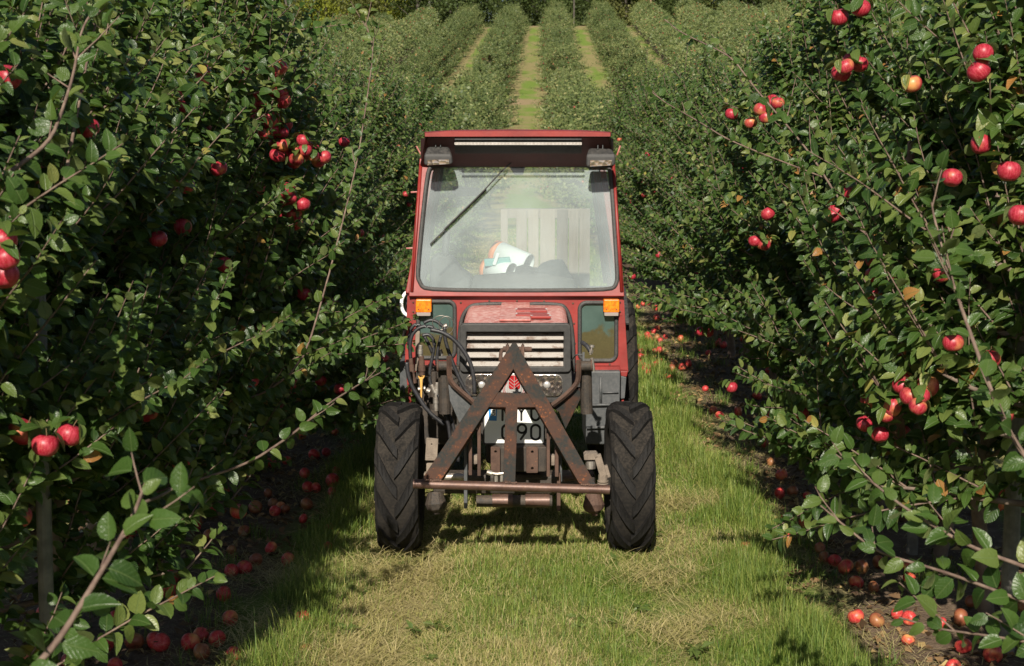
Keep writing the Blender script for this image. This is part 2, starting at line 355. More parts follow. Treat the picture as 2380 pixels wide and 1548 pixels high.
def curve_pts(p, d, L, n, up=.0, wob=.1, rg=None):
    P = [p]; d = d/np.linalg.norm(d)
    for k in range(n-1):
        d = d+np.array([0, 0, up/n])+rg.normal(0, wob/n**.5, 3)*.5; d /= np.linalg.norm(d); P.append(P[-1]+d*L/(n-1))
    return np.array(P)
def leaves_along(P, pitch, smin, smax, rg, store, start=.02):
    seg = np.linalg.norm(np.diff(P, axis=0), axis=1); cum = np.r_[0, np.cumsum(seg)]; L = cum[-1]
    s = np.arange(start*L, L, pitch); s = s+rg.normal(0, pitch*.2, len(s)); s = np.clip(s, 0, L)
    if len(s) == 0: return
    pts = np.stack([np.interp(s, cum, P[:, k]) for k in range(3)], 1)
    t = unit(np.stack([np.interp(s, cum, np.gradient(P[:, k])) for k in range(3)], 1))
    ang = np.arange(len(s))*2.4+rg.random()*6.28+rg.normal(0, .3, len(s))
    ref = np.tile([0, 0, 1.], (len(s), 1)); ref[np.abs(t[:, 2]) > .95] = (1, 0, 0)
    a = unit(np.cross(t, ref)); b = np.cross(t, a); rad = a*np.cos(ang)[:, None]+b*np.sin(ang)[:, None]
    f = s/L
    D = rad*.85+t*(.35+.6*f[:, None]**2)+np.array([0, 0, -.12])+rg.normal(0, .15, pts.shape)
    N = np.array([-.05, -.75, .85])+rg.normal(0, .45, pts.shape)+t*.25
    S = rg.uniform(smin, smax, len(s))*(1-.45*f**3)
    store.append((pts, D, N, S))
def make_tree(seed, lod, h=2.75, dens=1.0, low=.36):
    rg = np.random.default_rng(seed); tk = Acc(); cr = Acc(); L = []; shoots = []; spots = []
    n = 10; z = np.linspace(-.05, h*.86, n); T = np.stack([np.cumsum(rg.normal(0, .022, n)), np.cumsum(rg.normal(0, .022, n)), z], 1)
    V, Q = tube_np(T, np.linspace(.042, .012, n), 8 if lod < 2 else 4); tk.add(V, Q)
    nl = int(30*dens)
    for k in range(nl):
        h0 = low; hz = h0+(h*.84-h0)*(k+rg.random())/nl; f = hz/h
        p = np.array([np.interp(hz, z, T[:, 0]), np.interp(hz, z, T[:, 1]), hz]); az = k*2.4+rg.normal(0, .4); az = az-.22*math.sin(2*az)*(lod < 2)
        ln = (.80-.62*f)*rg.uniform(.75, 1.2)*(2.0 if lod == 2 else 1); el = rg.uniform(-.1, .4)+.3*f
        P = curve_pts(p, np.array([math.cos(az)*math.cos(el), math.sin(az)*math.cos(el), math.sin(el)]), ln, 7, rg.uniform(-.25, .35), .25, rg)
        V, Q = tube_np(P, np.linspace(.014, .005, 7), 6 if lod < 2 else 3); tk.add(V, Q)
        # spur rosettes
        for q in range(int(ln/.045)):
            i_ = rg.integers(1, 7); pp = P[i_]+rg.normal(0, .03, 3); m = int(rg.integers(5, 9)); a_ = rg.random()*6.28+np.arange(m)*2.4
            D = np.stack([np.cos(a_), np.sin(a_), rg.uniform(-.15, .6, m)], 1)+rg.normal(0, .15, (m, 3))
            L.append((np.tile(pp, (m, 1))+D*.012, D, np.array([0, -.6, .9])+rg.normal(0, .42, (m, 3)), rg.uniform(.05, .088, m)))
            if rg.random() < .3: spots.append(pp)
        ns = int(rg.integers(5, 9))
        for q in range(ns):
            i_ = int(rg.integers(2, 7)); o = P[i_]; out = unit(P[-1]-P[0]); sl = rg.uniform(.28, .78)*(1.12-.4*f)
            d = out*rg.uniform(.3, 1.)+np.array([0, 0, rg.uniform(.35, 1.1)])+rg.normal(0, .28, 3)
            if f < .3: d[2] *= .9 if low > .5 else .3
            shoots.append(curve_pts(o, d, sl, 6, rg.uniform(-.1, .3), .25, rg))
        shoots.append(curve_pts(P[-1], P[-1]-P[-2]+np.array([0, 0, .1]), rg.uniform(.2, .5), 6, rg.uniform(-.2, .4), .2, rg))
    for q in range(7):
        o = T[-1-int(rg.integers(0, 2))]; shoots.append(curve_pts(o, np.array([rg.normal(0, .35), rg.normal(0, .35), 1.]), rg.uniform(.4, .8), 7, .2, .15, rg))
    for P in shoots:
        if lod < 2:
            V, Q = tube_np(P, np.linspace(.0045, .0017, len(P)), 4 if lod == 0 else 3); cr.add(V, Q, None, 1)
        leaves_along(P, {0: .0122, 1: .0155, 2: .034}[lod]/dens, .050, .090, rg, L)
    P, D, N, S = (np.concatenate(x) for x in zip(*L))
    if lod == 2:
        k = rg.random(len(P)) < .6; P, D, N, S = P[k], D[k], N[k], S[k]*1.5
    tint = np.clip(rg.normal(.42, .24, len(P)), 0, .95); tint[rg.random(len(P)) < .007] = .99
    V, Q, Tt, A = leaf_geo(P, D, N, S, tint, lod, rg); cr.add(V, Q, Tt, 0, A)
    if lod == 2:
        for p in spots[::3]:
            c = np.array([(1, 0, 0), (0, 1, 0), (-1, 0, 0), (0, -1, 0), (0, 0, 1), (0, 0, -1)])*.042+p
            cr.add(c, None, [(0, 1, 4), (1, 2, 4), (2, 3, 4), (3, 0, 4), (1, 0, 5), (2, 1, 5), (3, 2, 5), (0, 3, 5)], 2)
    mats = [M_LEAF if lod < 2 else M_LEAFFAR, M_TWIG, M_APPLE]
    return tk.mesh('trunk', [M_BARK]), cr.mesh('crown', mats), spots, len(P)
def apple_mesh(seed, mat, k=18, m=12, leafy=0):
    rg = np.random.default_rng(seed); r0 = .038
    th = np.linspace(0, math.pi, m); V = []
    for i_, t in enumerate(th):
        rr = math.sin(t)*(1+.05*math.cos(t)); zz = .92*math.cos(t)
        zz -= .30*math.exp(-(t/.38)**2); zz += .18*math.exp(-((math.pi-t)/.35)**2)
        for j in range(k):
            a = j/k*2*math.pi; l_ = 1+.02*math.cos(5*a+seed)*(t > 1.6)+.02*math.cos(2*a+seed)
            V.append((rr*math.cos(a)*l_*r0, rr*math.sin(a)*l_*r0, zz*r0))
    Q = [(i_*k+j, (i_+1)*k+j, (i_+1)*k+(j+1) % k, i_*k+(j+1) % k) for i_ in range(m-1) for j in range(k)]
    A = Acc(); A.add(np.array(V), Q, None, 0)
    P = np.array([(0, 0, .6), (.02, 0, .85), (.1, .03, 1.25)])*r0; V2, Q2 = tube_np(P, .0016, 5); A.add(V2, Q2, None, 1)
    if leafy:
        a = rg.random(leafy)*6.28; D = np.stack([np.cos(a), np.sin(a), rg.uniform(-.75, .25, leafy)], 1); P = np.tile([0, 0, .046], (leafy, 1))+D*.012+[0, 0, .004]
        V3, Q3, T3, A3 = leaf_geo(P, D, D*[.6, .6, 0]+[0, 0, 1], rg.uniform(.05, .085, leafy), rg.uniform(.2, .9, leafy), 0, rg); A.add(V3, Q3, T3, 2, A3)
    return A.mesh('apple', [mat, M_STEM, M_LEAF] if leafy else [mat, M_STEM])
APPLES = [apple_mesh(s, M_APPLE, leafy=n_) for s, n_ in ((1, 4), (2, 5), (5, 3), (6, 5), (7, 6))]; FALLEN = [apple_mesh(s, M_APPLE2) for s in (3, 4)]
# ------------------------------------------------------------------ planting
NL = 0
litter()
PROTO = {0: [make_tree(100+s, 0) for s in range(7)], 9: [make_tree(150+s, 0, low=.54) for s in range(3)], 1: [make_tree(200+s, 1) for s in range(5)], 2: [make_tree(300+s, 2) for s in range(6)]}
print('leaves per tree', [p[3] for p in PROTO[0]+PROTO[1]+PROTO[2]])
prg = random.Random(3)
TREES = []
def plant(x, y, label, group, napple=None):
    side_of = x - float(xc(y)); d = y; lod = 0 if d < 12 else 1 if d < 30 else 2
    tm, cm, spots, _ = prg.choice(PROTO[9 if d < 7.2 else lod])
    t = empty('apple_tree', (x, y, float(g(y, x))), prg.gauss(0, .35)); s = prg.uniform(.94, 1.08); t.scale = (s, s, s*(prg.uniform(1.1, 1.2) if d < 13 and side_of > 0 else prg.uniform(.92, 1.1))*(1-.17*min(1, max(0, (d-30)/50))))
    tag(t, label, 'tree', group); link('trunk', tm, t); link('crown', cm, t)
    na = (napple if napple is not None else prg.randint(14, 26)) if lod == 0 else prg.randint(8, 14) if lod == 1 else 0
    if na:
        sp_ = prg.sample(range(len(spots)), min(na, len(spots)))
        for q in sp_:
            a = link('apple', prg.choice(APPLES), t); p = spots[q]; k = 1.18 if np.hypot(p[0], p[1]) > .25 else 1
            a.location = (p[0]*k, p[1]*k, p[2]-.05); a.rotation_euler = (prg.gauss(0, .3), prg.gauss(0, .3), prg.uniform(0, 6.28)); q_ = prg.uniform(.85, 1.12); a.scale = (q_,)*3
    TREES.append(t); return t
ORD = ['first', 'second', 'third', 'fourth', 'fifth', 'sixth', 'seventh', 'eighth', 'ninth', 'tenth']
NEARN = 8
GN = 'apple trees in the two rows beside the tractor aisle'
for side, nm, look in ((-1, 'shaded', 'with red apple clusters'), (1, 'sunny', 'with scattered red apples')):
    y = 4.2 if side < 0 else 4.5; k = 0
    while y < 150:
        x = float(xc(y))+side*2.0+prg.gauss(0, .04)
        if k < NEARN: lab = f'leafy apple tree {look}, {ORD[k]} from the camera in the {"left" if side<0 else "right"} row'
        elif y < 32: lab = f'apple tree in the hedge-like row beyond the tractor on the {"left" if side<0 else "right"} side'
        else: lab = f'distant apple tree on the hillside along the {"left" if side<0 else "right"} edge of the tractor aisle'
        if not 81.5 < y < 86.5: plant(x, y, lab, GN)
        if side > 0 and k == 0: TREES[-1].scale = (.62, .62, .64)
        k += 1; y += (1.35 if side > 0 and k == 1 else 1.0 if y < 12 else 1.2 if y < 30 else 1.62)*prg.uniform(.93, 1.07)
# next rows on the hillside whose trees show largest
for off in (-6, 6):
    y = 74.
    while y < 150:
        if not 81.5 < y < 86.5:
            plant(float(xc(y))+off, y, f'far apple tree on the hillside in the second row {"left" if off<0 else "right"} of the aisle', 'apple trees of the second rows on the hillside')
        y += 1.62*prg.uniform(.93, 1.07)
print('trees', len(TREES))
# the rest of the orchard: far more trees than one could count
fr = Acc(); frg = np.random.default_rng(77)
rowsd = []
for off in list(range(-54, -2, 4))+list(range(6, 40, 4)):
    y0 = 74. if off not in (-6, 6) else None
    a_ = 22. if off in (-10, -6, 6, 10) else 40. if abs(off) < 20 else 62.
    y = a_
    while y < 150:
        if off in (-6, 6) and y > 73: break
        if not 81.5 < y < 86.5 and abs(off)/y < .42: rowsd.append((float(xc(y))+off+frg.normal(0, .05), y))
        y += 1.6*frg.uniform(.9, 1.1)
rowsd = np.array(rowsd); print('stuff trees', len(rowsd))
nper = 760; n = len(rowsd)*nper
c = np.repeat(rowsd, nper, 0); hh = np.repeat(frg.uniform(2.15, 2.85, len(rowsd)), nper)
f = frg.random(n)**.8; zt = .45+(hh-.45)*f; wid = 1.3*np.sqrt(np.clip(1-((f-.35)/.68)**2, .02, 1))
a_ = frg.random(n)*6.28; rr = wid*frg.uniform(.45, 1.0, n)
P = np.stack([c[:, 0]+np.cos(a_)*rr*.95, c[:, 1]+np.sin(a_)*rr, zt+g(c[:, 1], c[:, 0])], 1)
D = np.stack([np.cos(a_), np.sin(a_), frg.uniform(-.3, .8, n)], 1)+frg.normal(0, .5, (n, 3)); N = np.array([0, -.8, .9])+frg.normal(0, .5, (n, 3))
V, Q, T, A = leaf_geo(P, D, N, frg.uniform(.10, .17, n), np.clip(frg.normal(.42, .2, n)+np.repeat(frg.normal(0, .13, len(rowsd)), nper), 0, 1), 2, frg); fr.add(V, Q, T, 0, A)
k = frg.integers(0, n, 12000)
for p in P[k]:
    cc = np.array([(1, 0, 0), (0, 1, 0), (-1, 0, 0), (0, -1, 0), (0, 0, 1), (0, 0, -1)])*.045+p+np.array([0, -.08, 0])
    fr.add(cc, None, [(0, 1, 4), (1, 2, 4), (2, 3, 4), (3, 0, 4), (1, 0, 5), (2, 1, 5), (3, 2, 5), (0, 3, 5)], 1)
for (x, y) in rowsd[::1]:
    V, Q = tube_np([(x, y, float(g(y, x))-.05), (x, y, float(g(y, x))+1.6)], .05, 4); fr.add(V, Q, None, 2)
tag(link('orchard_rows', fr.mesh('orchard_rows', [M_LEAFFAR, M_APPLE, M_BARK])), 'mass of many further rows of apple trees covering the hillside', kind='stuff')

# ------------------------------------------------------------------ forest edge
FM = [(forest_leaf('yellow_foliage', (.13, .16, .02), (.25, .28, .035), (.38, .37, .05)), 'yellow-green'),
      (forest_leaf('green_foliage', (.035, .06, .018), (.07, .10, .028), (.13, .15, .04)), 'dark green'),
      (forest_leaf('olive_foliage', (.07, .08, .022), (.13, .14, .04), (.22, .2, .05)), 'olive brown')]
def forest_tree(seed, mat, bark, h, low):
    rg = np.random.default_rng(seed); tk = Acc(); cr = Acc()
    T = np.stack([np.cumsum(rg.normal(0, .08, 8)), np.cumsum(rg.normal(0, .08, 8)), np.linspace(-.2, h*.9, 8)], 1)
    V, Q = tube_np(T, np.linspace(.2, .05, 8), 7); tk.add(V, Q)
    n = 7500; nc = 80; cz = low+(h-low)*rg.random(nc)**1.5; wr = 2.7*np.sqrt(np.clip(1-((cz-low)/(h-low)-.4)**2/.45, .1, 1))
    ca = rg.random(nc)*6.28; cr_ = wr*rg.uniform(.2, 1, nc)
    C = np.stack([np.cos(ca)*cr_, np.sin(ca)*cr_, cz], 1)
    for q in range(0, nc, 3):
        i_ = min(7, max(0, int((C[q, 2]-.8)/h*8))); V, Q = tube_np(np.array([T[i_], (T[i_]+C[q])/2+[0, 0, .2], C[q]]), np.array([.06, .04, .015]), 4); tk.add(V, Q)
    k = rg.integers(0, nc, n); P = C[k]+rg.normal(0, .42, (n, 3)); D = rg.normal(0, 1, (n, 3)); N = np.array([0, -.4, 1.])+rg.normal(0, .5, (n, 3))
    tint = np.clip(rg.normal(.4, .18, n)+.25*(rg.random(nc)[k]-.5), 0, 1)
    V, Q, T_, A = leaf_geo(P, D, N, rg.uniform(.18, .34, n), tint, 2, rg); cr.add(V, Q, T_, 0, A)
    return tk.mesh('trunk', [bark]), cr.mesh('crown', [mat])
FP = [[forest_tree(500+10*i_+j, m, M_GRAYBARK, 11+2*j, (.2, 1.8)[j]) for j in range(2)] for i_, (m, _) in enumerate(FM)]
fcnt = 0
for row, (yy, st_) in enumerate(((162, 3.4), (168, 4.0), (175, 4.6), (184, 5.5))):
    x = -62.
    while x < 66:
        if x < -12: kind = prg.choice([0, 2, 0, 1])
        else: kind = prg.choice([1, 1, 1, 2])
        if row == 0 and x > -6 and prg.random() < .35: x += st_; continue
        low = 0 if (x < -6 or row > 0 or prg.random() < .5) else 1
        y = yy+prg.gauss(0, 1.0); tm, cm = FP[kind][low]
        t = empty('forest_tree', (x, y, float(g(y, x))), prg.uniform(0, 6.28)); s = prg.uniform(.8, 1.15); t.scale = (s, s, s)
        zone = 'left of the aisles' if x < -12 else 'above the aisles' if x < 16 else 'right of the aisles'
        tag(t, f'{FM[kind][1]} woodland tree {"leafy to the ground" if low == 0 else "with bare trunk"}, {ORD[row]} forest rank, {zone}', 'tree', f'{FM[kind][1]} trees of the forest edge, rank {ORD[row]}')
        link('trunk', tm, t); link('crown', cm, t); fcnt += 1
        x += st_*prg.uniform(.8, 1.2)
# pale birch trunk at the forest edge
bt = Acc(); P = curve_pts(np.array([0, 0, -.2]), np.array([0.02, 0, 1.]), 9, 8, 0, .05, np.random.default_rng(4)); V, Q = tube_np(P, np.linspace(.13, .06, 8), 8); bt.add(V, Q)
p = at(998, 25, 160.5); t = empty('birch_tree', (p.x, 160.5, float(g(160.5))))
tag(t, 'birch with a thin pale whitish trunk standing in front of the yellow-green woodland', 'tree'); link('trunk', bt.mesh('trunk', [M_BIRCH]), t)
c_ = link('crown', FP[0][1][1], t); c_.scale = (.7, .7, .8); c_.location = (0, 0, 2.5)

# ------------------------------------------------------------------ posts and tan trunk
def post(x, y, h, r, lab, lean=0, mat=None, name='orchard_post', cat='post'):
    A = Acc(); P = np.array([(0, 0, -.1), (lean*.5, 0, h*.5), (lean, 0, h-.01), (lean, 0, h)]); V, Q = tube_np(P, np.array([r, r, r, r*.86]), 12); A.add(V, Q)
    kk = len(V)-12; A.add(V[-12:], None, [(0, j, j+1) for j in range(1, 11)])
    o = link(name, A.mesh(name, [mat or M_POST], smooth=False)); o.location = (x, y, 0); tag(o, lab, cat); return o
post(at(62, 400, 5.2).x, 5.2, 2.24, .026, 'weathered grey post poking through the leaves of the shaded left row', .03)
post(at(352, 400, 8.6).x, 8.6, 2.2, .027, 'pale post half hidden in leaves, second along the shaded left row')
post(at(2374, 700, 6.4).x, 6.4, 2.2, .035, 'grey post at the far right edge of the sunny row, behind the leaves')
post(at(2150, 400, 7.95).x, 7.95, 1.95, .03, 'grey post standing just behind the tan slanting trunk')
A = Acc(); P = np.array([at(2122, 330, 7.1), at(2100, 440, 7.05), at(2080, 540, 7.05), at(2068, 700, 7.07), at(2075, 900, 7.1), at(2090, 1060, 7.1), ground_at(2100, 1190)+Vector((0, 0, -.05))]); P0 = P[-1].copy(); P0[2] = 0
V, Q = tube_np(P-P0, np.array([.024, .03, .033, .036, .038, .04, .045]), 10); A.add(V, Q)
tt = empty('apple_tree', P0); tag(tt, 'apple tree with bare tan slanting trunk tied by a green string', 'tree'); link('trunk', A.mesh('trunk', [M_TRUNKTAN]), tt)
MS = NM('green_string'); MS = MS.done(MS.bsdf((.05, .4, .25), .5))
A = Acc(); c0 = np.array(at(2106, 420, 7.05)-Vector(P0)); c1 = np.array(at(2128, 428, 7.5)-Vector(P0)); ring = []
for k in range(13):
    a = k/12*2*math.pi; ring.append(c0+np.array([.04*math.cos(a)-.005, .04*math.sin(a)+.01, .004*math.sin(a)]))
V, Q = tube_np(np.array(ring), .003, 5); A.add(V, Q)
link('string', A.mesh('string', [MS]), tt)

# ------------------------------------------------------------------ hand placed apples and boughs
def nearest_tree(p): return min(TREES, key=lambda t: (t.location.xy-Vector((p[0], p[1]))).length)
bpy.context.view_layer.update()
def into(o, t): o.parent = t; o.matrix_parent_inverse = t.matrix_world.inverted()
def hang(px, py, Y, s=1.0):
    p = at(px, py, Y); o = link('apple', prg.choice(APPLES)); o.location = p; o.rotation_euler = (prg.gauss(.15, .25), prg.gauss(0, .25), prg.uniform(0, 6)); o.scale = (s,)*3
    into(o, nearest_tree(p)); return o
HANG = [(563,161,9.4),(556,187,9.4),(652,158,9.3),(618,215,9.5),(634,212,9.5),(666,222,9.5),(602,262,9.6),(620,255,9.55),(657,240,9.5),(612,283,9.45),(635,275,9.4),(613,309,9.4),(636,302,9.45),(664,290,9.55),(640,330,9.6),(663,341,9.5),(685,350,9.5),(665,350,9.6),(657,362,9.5),(703,346,9.55),(712,340,9.5),(727,344,9.6),(727,362,9.5),(703,363,9.6),(683,378,9.6),(740,375,9.6),(669,440,9.0),(677,461,8.95),(699,477,9.0),(686,492,9.1),(664,495,9.1),(675,462,9.1),
 (470,165,7.6),(470,185,7.6),(405,215,7.0),(400,235,7.1),(395,275,7.0),(420,245,7.2),(508,391,7.3),(205,298,5.4),(420,424,6.9),(433,432,6.9),(15,600,4.1),(8,560,4.2),(10,640,4.2),(20,180,4.9),(105,1035,4.5),(162,1010,4.6),(385,1045,6.3),(420,1075,6.4),(522,615,7.4),(800,330,11.5),(790,905,9.5),(345,960,6.2),(585,885,7.6),
 (2213,413,5.6),(1978,450,6.6),(1935,500,7),(1945,490,7),(2120,195,5.9),(2285,125,5.5),(2275,165,5.5),(1965,155,6.6),(1980,140,6.7),(1998,150,6.7),(1955,170,6.7),(2000,18,6.5),(1950,40,6.6),(1700,265,9),(1768,255,8.6),(1780,272,8.6),(1795,235,8.7),(1808,240,8.6),(1745,285,8.8),(1755,560,8.6),(1775,568,8.6),(1785,497,8.2),(2345,398,5.2),(2370,500,5.1),(2032,605,6.8),(2032,638,6.7),(2032,688,6.6),(2050,600,6.8),(2215,797,5.7),(2060,963,6.2),(2133,945,5.9),(2115,920,6),(2140,920,6),(2300,835,5.4),(1630,770,11),(2010,985,6.4),(2080,820,6.3),(2120,815,6.2),(1700,900,9.5),(2045,1010,6.3)]
HANG += [(a+prg.gauss(0, 16), b+prg.gauss(0, 16), c-.05) for a, b, c in HANG if 590 < a < 745 and b < 500]
for (a, b, c) in HANG: hang(a, b, c-(1.0 if 540 < a < 760 and b < 520 else .25 if a < 1190 and c > 5 else .12), prg.uniform(.93, 1.08))
def bough(name, pts, rad, lab, smin=.06, smax=.085, pitch=.03, seed=1, side=0, r2=.0025, root=False):
    rg = np.random.default_rng(seed); P = [list(at(*p)) for p in pts]
    if root: q0 = P[0]; P = [[math.copysign(2.0, q0[0]), q0[1]+.1, max(q0[2]-.3, .4)]]+P
    P = np.array(P); s = np.linspace(0, len(P)-1, len(P)*5)
    P = np.stack([np.interp(s, np.arange(len(P)), P[:, k]) for k in range(3)], 1); ker = np.array([.25, .5, .25])
    for _ in range(3): P[1:-1] = .25*P[:-2]+.5*P[1:-1]+.25*P[2:]
    A = Acc(); V, Q = tube_np(P, np.linspace(rad, r2, len(P)), 6); A.add(V, Q, None, 1); L = []
    leaves_along(P, pitch, smin, smax, rg, L, .03)
    for q in range(side):
        i_ = int(rg.integers(3, len(P)-2)); d = unit(P[i_+1]-P[i_])+rg.normal(0, .5, 3)+[0, 0, .4]; S_ = curve_pts(P[i_], d, rg.uniform(.08, .22), 5, .2, .2, rg)
        V, Q = tube_np(S_, np.linspace(.003, .0015, 5), 4); A.add(V, Q, None, 1); leaves_along(S_, pitch, smin, smax, rg, L, .15)
    Pp, D, N, S = (np.concatenate(x) for x in zip(*L)); N = N+np.array([0, -.45, 0]); tint = np.clip(rg.normal(.45, .15, len(Pp)), 0, .92)
    V, Q, T, A_ = leaf_geo(Pp, D, N, S, tint, 0, rg); A.add(V, Q, T, 0, A_)
    o = link('bough', A.mesh('bough', [M_LEAF, M_TWIG])); into(o, nearest_tree(P[0])); o['label'] = lab
bough('b', [(30, 1600, 3.0), (130, 1500, 3.05), (235, 1330, 3.15), (310, 1200, 3.25), (335, 1130, 3.3), (345, 1105, 3.35)], .008, 'thick leafy bough rising across the lower corner', .075, .105, .036, 3, 3)
bough('b', [(330, 1170, 3.28), (380, 1150, 3.35), (425, 1120, 3.4)], .004, 'short side twig of the corner bough', .06, .08, .05, 5)
bough('b', [(560, 1090, 5.6), (680, 1010, 5.8), (760, 940, 6.0), (840, 890, 6.2), (905, 855, 6.4)], .006, 'long bough reaching out to the front wheel', .06, .09, .032, 7, 4, root=True)
bough('b', [(2420, 1330, 4.1), (2250, 1270, 4.15), (2100, 1180, 4.3), (1990, 1090, 4.5), (1940, 1055, 4.6)], .007, 'long bough reaching over the fallen apples', .075, .1, .03, 9, 5, root=True)
bough('b', [(2440, 1420, 4.0), (2200, 1330, 4.2), (2040, 1285, 4.35), (1960, 1220, 4.45), (1895, 1165, 4.5)], .006, 'lower bough ending above the fallen apples', .075, .1, .03, 11, 3, root=True)
bough('b', [(2440, 1500, 3.9), (2300, 1478, 4.0), (2180, 1462, 4.1), (2090, 1435, 4.2)], .005, 'lowest bough over the soil', .07, .095, .03, 13, 2, root=True)
bough('b', [(2420, 1120, 3.9), (2330, 980, 4.0), (2250, 760, 4.15), (2195, 600, 4.3), (2170, 500, 4.4), (2165, 470, 4.4)], .008, 'tall upright shoot across the sunny row', .065, .09, .045, 15, 8, root=True)
bough('b', [(2100, 650, 6.2), (1960, 480, 6.5), (1880, 350, 6.8), (1750, 200, 7.2), (1700, 130, 7.3), (1580, 75, 7.6), (1545, 45, 7.7)], .006, 'long straight shoot sticking out towards the aisle', .055, .075, .035, 17, 8, root=True)
bough('b', [(1700, 330, 8.6), (1620, 280, 8.8), (1540, 235, 9.0), (1510, 205, 9.1)], .005, 'shoot sticking out above the cab side', .055, .075, .032, 19, 2, root=True)
bough('b', [(150, 420, 4.6), (200, 150, 4.9), (240, -20, 5.1)], .006, 'tall dark shoot at the top corner', .06, .085, .035, 21, 4)
bough('b', [(-20, 430, 4.2), (120, 330, 4.4), (170, 180, 4.6), (190, 60, 4.7), (260, -30, 4.9)], .007, 'curved grey shoot at the picture edge', .06, .085, .04, 23, 5)
bough('b', [(690, 900, 7.4), (770, 620, 7.8), (830, 380, 8.2), (850, 250, 8.4), (870, 110, 8.6), (840, 30, 8.7)], .006, 'tall shoot at the rim of the row', .055, .075, .03, 25, 6, root=True)

# fallen apples
FG = 'fallen apples on the soil strips'
def fallen(x, y, s, lab, grp=FG):
    o = link('fallen_apple', prg.choice(FALLEN)); z = float(bump_h(np.array(x), np.array(y)))
    o.location = (x, y, z+.03*s+.004); o.rotation_euler = (prg.uniform(0, 6), prg.uniform(0, 6), prg.uniform(0, 6)); o.scale = (s, s, s*prg.uniform(.9, 1)); tag(o, lab, 'apple', grp)
HF = [((1965,1318),1.12,'big pink fallen apple in the sunlit group on the soil'),((1940,1300),.95,'red apple half hidden behind the big pink fallen one'),((2003,1318),1.0,'orange-red fallen apple touching the big pink one'),((2042,1308),.95,'fallen apple under the bough beyond the orange-red one'),
 ((1990,1352),.98,'yellow-orange bruised apple lying just below the big pink one'),((2030,1365),.8,'small striped apple lying below the bruised yellow-orange one'),((1915,1292),.92,'round orange apple lying alone before the pink one'),((1905,1272),.8,'apple tucked behind the round orange one'),
 ((2113,1352),.85,'half pale half red apple lying by the low bough leaves'),((2307,1522),1.1,'bright red apple lying alone in the bottom right corner'),((2215,1545),.9,'dark apple at the bottom edge beside the bright red one'),((2085,1425),.75,'small pink apple lying in the grass tuft'),
 ((1842,1145),.95,'pale orange fallen apple beside a red one in the grass tuft'),((1812,1148),1,'red fallen apple touching the pale orange one at the tuft'),((1870,1222),.9,'single red apple at the shade edge of the right strip'),((1735,1272),1.0,'pink apple sunk in the aisle grass to the right of the wheel'),
 ((535,1445),1.0,'glowing orange apple lying at the grass edge near the bottom'),((520,1393),.95,'orange sunlit apple just beyond the glowing one'),((630,1270),.95,'sunlit red apple beside the straw heap on the shaded strip'),((375,1502),1.1,'dark crimson apple in the shade, second of the bottom row'),((313,1498),1.1,'dark crimson apple in the shade, first of the bottom pair'),((192,1505),1.15,'brownish apple alone at the bottom left in the shade'),((447,1498),1.0,'crimson apple leaning on a pale one at the bottom'),((470,1520),1.0,'pale brown spotted apple at the bottom grass edge'),
 ((773,1120),1.25,'large pink split apple by the grass in front of the wheel'),((735,1130),.9,'round red apple touching the large pink split one'),((708,1100),.95,'orange-pink apple with a leaf shadow beyond the round red one'),((782,1100),.9,'orange apple behind the large pink one'),((827,996),.9,'pale yellow apple lying beside the front wheel top'),((340,1300),1.1,'brown apple under the corner bough leaf'),((400,1345),1.05,'greyish rotten apple in the deep shade'),((395,1383),1.1,'dull red apple below the greyish rotten one'),((595,1300),.95,'rotten brown apple near the straw heap')]
for (p, s, lab) in HF:
    q = ground_at(p[0], p[1]+12); fallen(q.x, q.y, s, lab, None)
nf = 0
while nf < 228:
    side = prg.choice((-1, -1, 1)); y = 6+prg.random()**1.3*14; e = prg.random()**.7
    x = .12+side*(1.28+e*1.1 if side > 0 else .90+e*1.35)
    if side > 0 and y < 7.8 and prg.random() < .3: continue
    lab = 'red or orange windfall apple scattered in the shade under the left row' if side < 0 else 'red or orange windfall apple scattered on the soil under the right row'
    fallen(x, y, prg.uniform(.7, 1.1), lab, 'windfall apples under the '+('left' if side < 0 else 'right')+' row'); nf += 1
for k in range(36):
    fallen(prg.uniform(1.18, 1.55), prg.uniform(13.5, 17), prg.uniform(.8, 1.1), 'red or yellow windfall apple in the dense heap at the grass edge behind the cab', 'windfall apples heaped behind the cab')

for px, yb, hh_, lab in ((1512, 151, 3.2, 'thin reddish brown end post of a far row, at the top of the hill'), (1334, 151, 2.6, 'dark end post at the top of the hill between two far rows')):
    q = at(px, 60, yb); o = post(q.x, yb, hh_, .07, lab, mat=M_TRUNKTAN if px > 1400 else M_GRAYBARK); o.location.z = float(g(yb, q.x))
# ------------------------------------------------------------------ tractor: helpers
TR = Vector((0, 8.9, 0))
K = 2380/2480
def zf(sx0, sy0, sc): return lambda x, y, Y: at((sx0+x*sc)*K, (sy0+y*sc)*K, Y)
Z1 = zf(940, 280, 640/2154); Z2 = zf(940, 700, 640/2380); Z3 = zf(880, 960, 740/2380); Z4 = zf(960, 720, 180/995); Z5 = zf(1360, 780, 200/737)
def part(name, A, mat, parent, bevel=0, smooth=False, seg=2):
    me = A.mesh(name, mat if isinstance(mat, (list, tuple)) else [mat], smooth) if isinstance(A, Acc) else A
    if not isinstance(A, Acc):
        me.materials.clear(); me.materials.append(mat); me.name = name
    o = link(name, me, parent)
    off = Vector((0, 0, 0)) if parent is None else PO.get(parent.name, Vector((0, 0, 0)))
    o.location = -off if parent is not None else (0, 0, 0)
    if parent is not None: PO[o.name] = Vector((0, 0, 0))
    if bevel:
        b = o.modifiers.new('bevel', 'BEVEL'); b.width = bevel; b.segments = seg; b.limit_method = 'ANGLE'; b.angle_limit = R(40); b.harden_normals = False
    return o
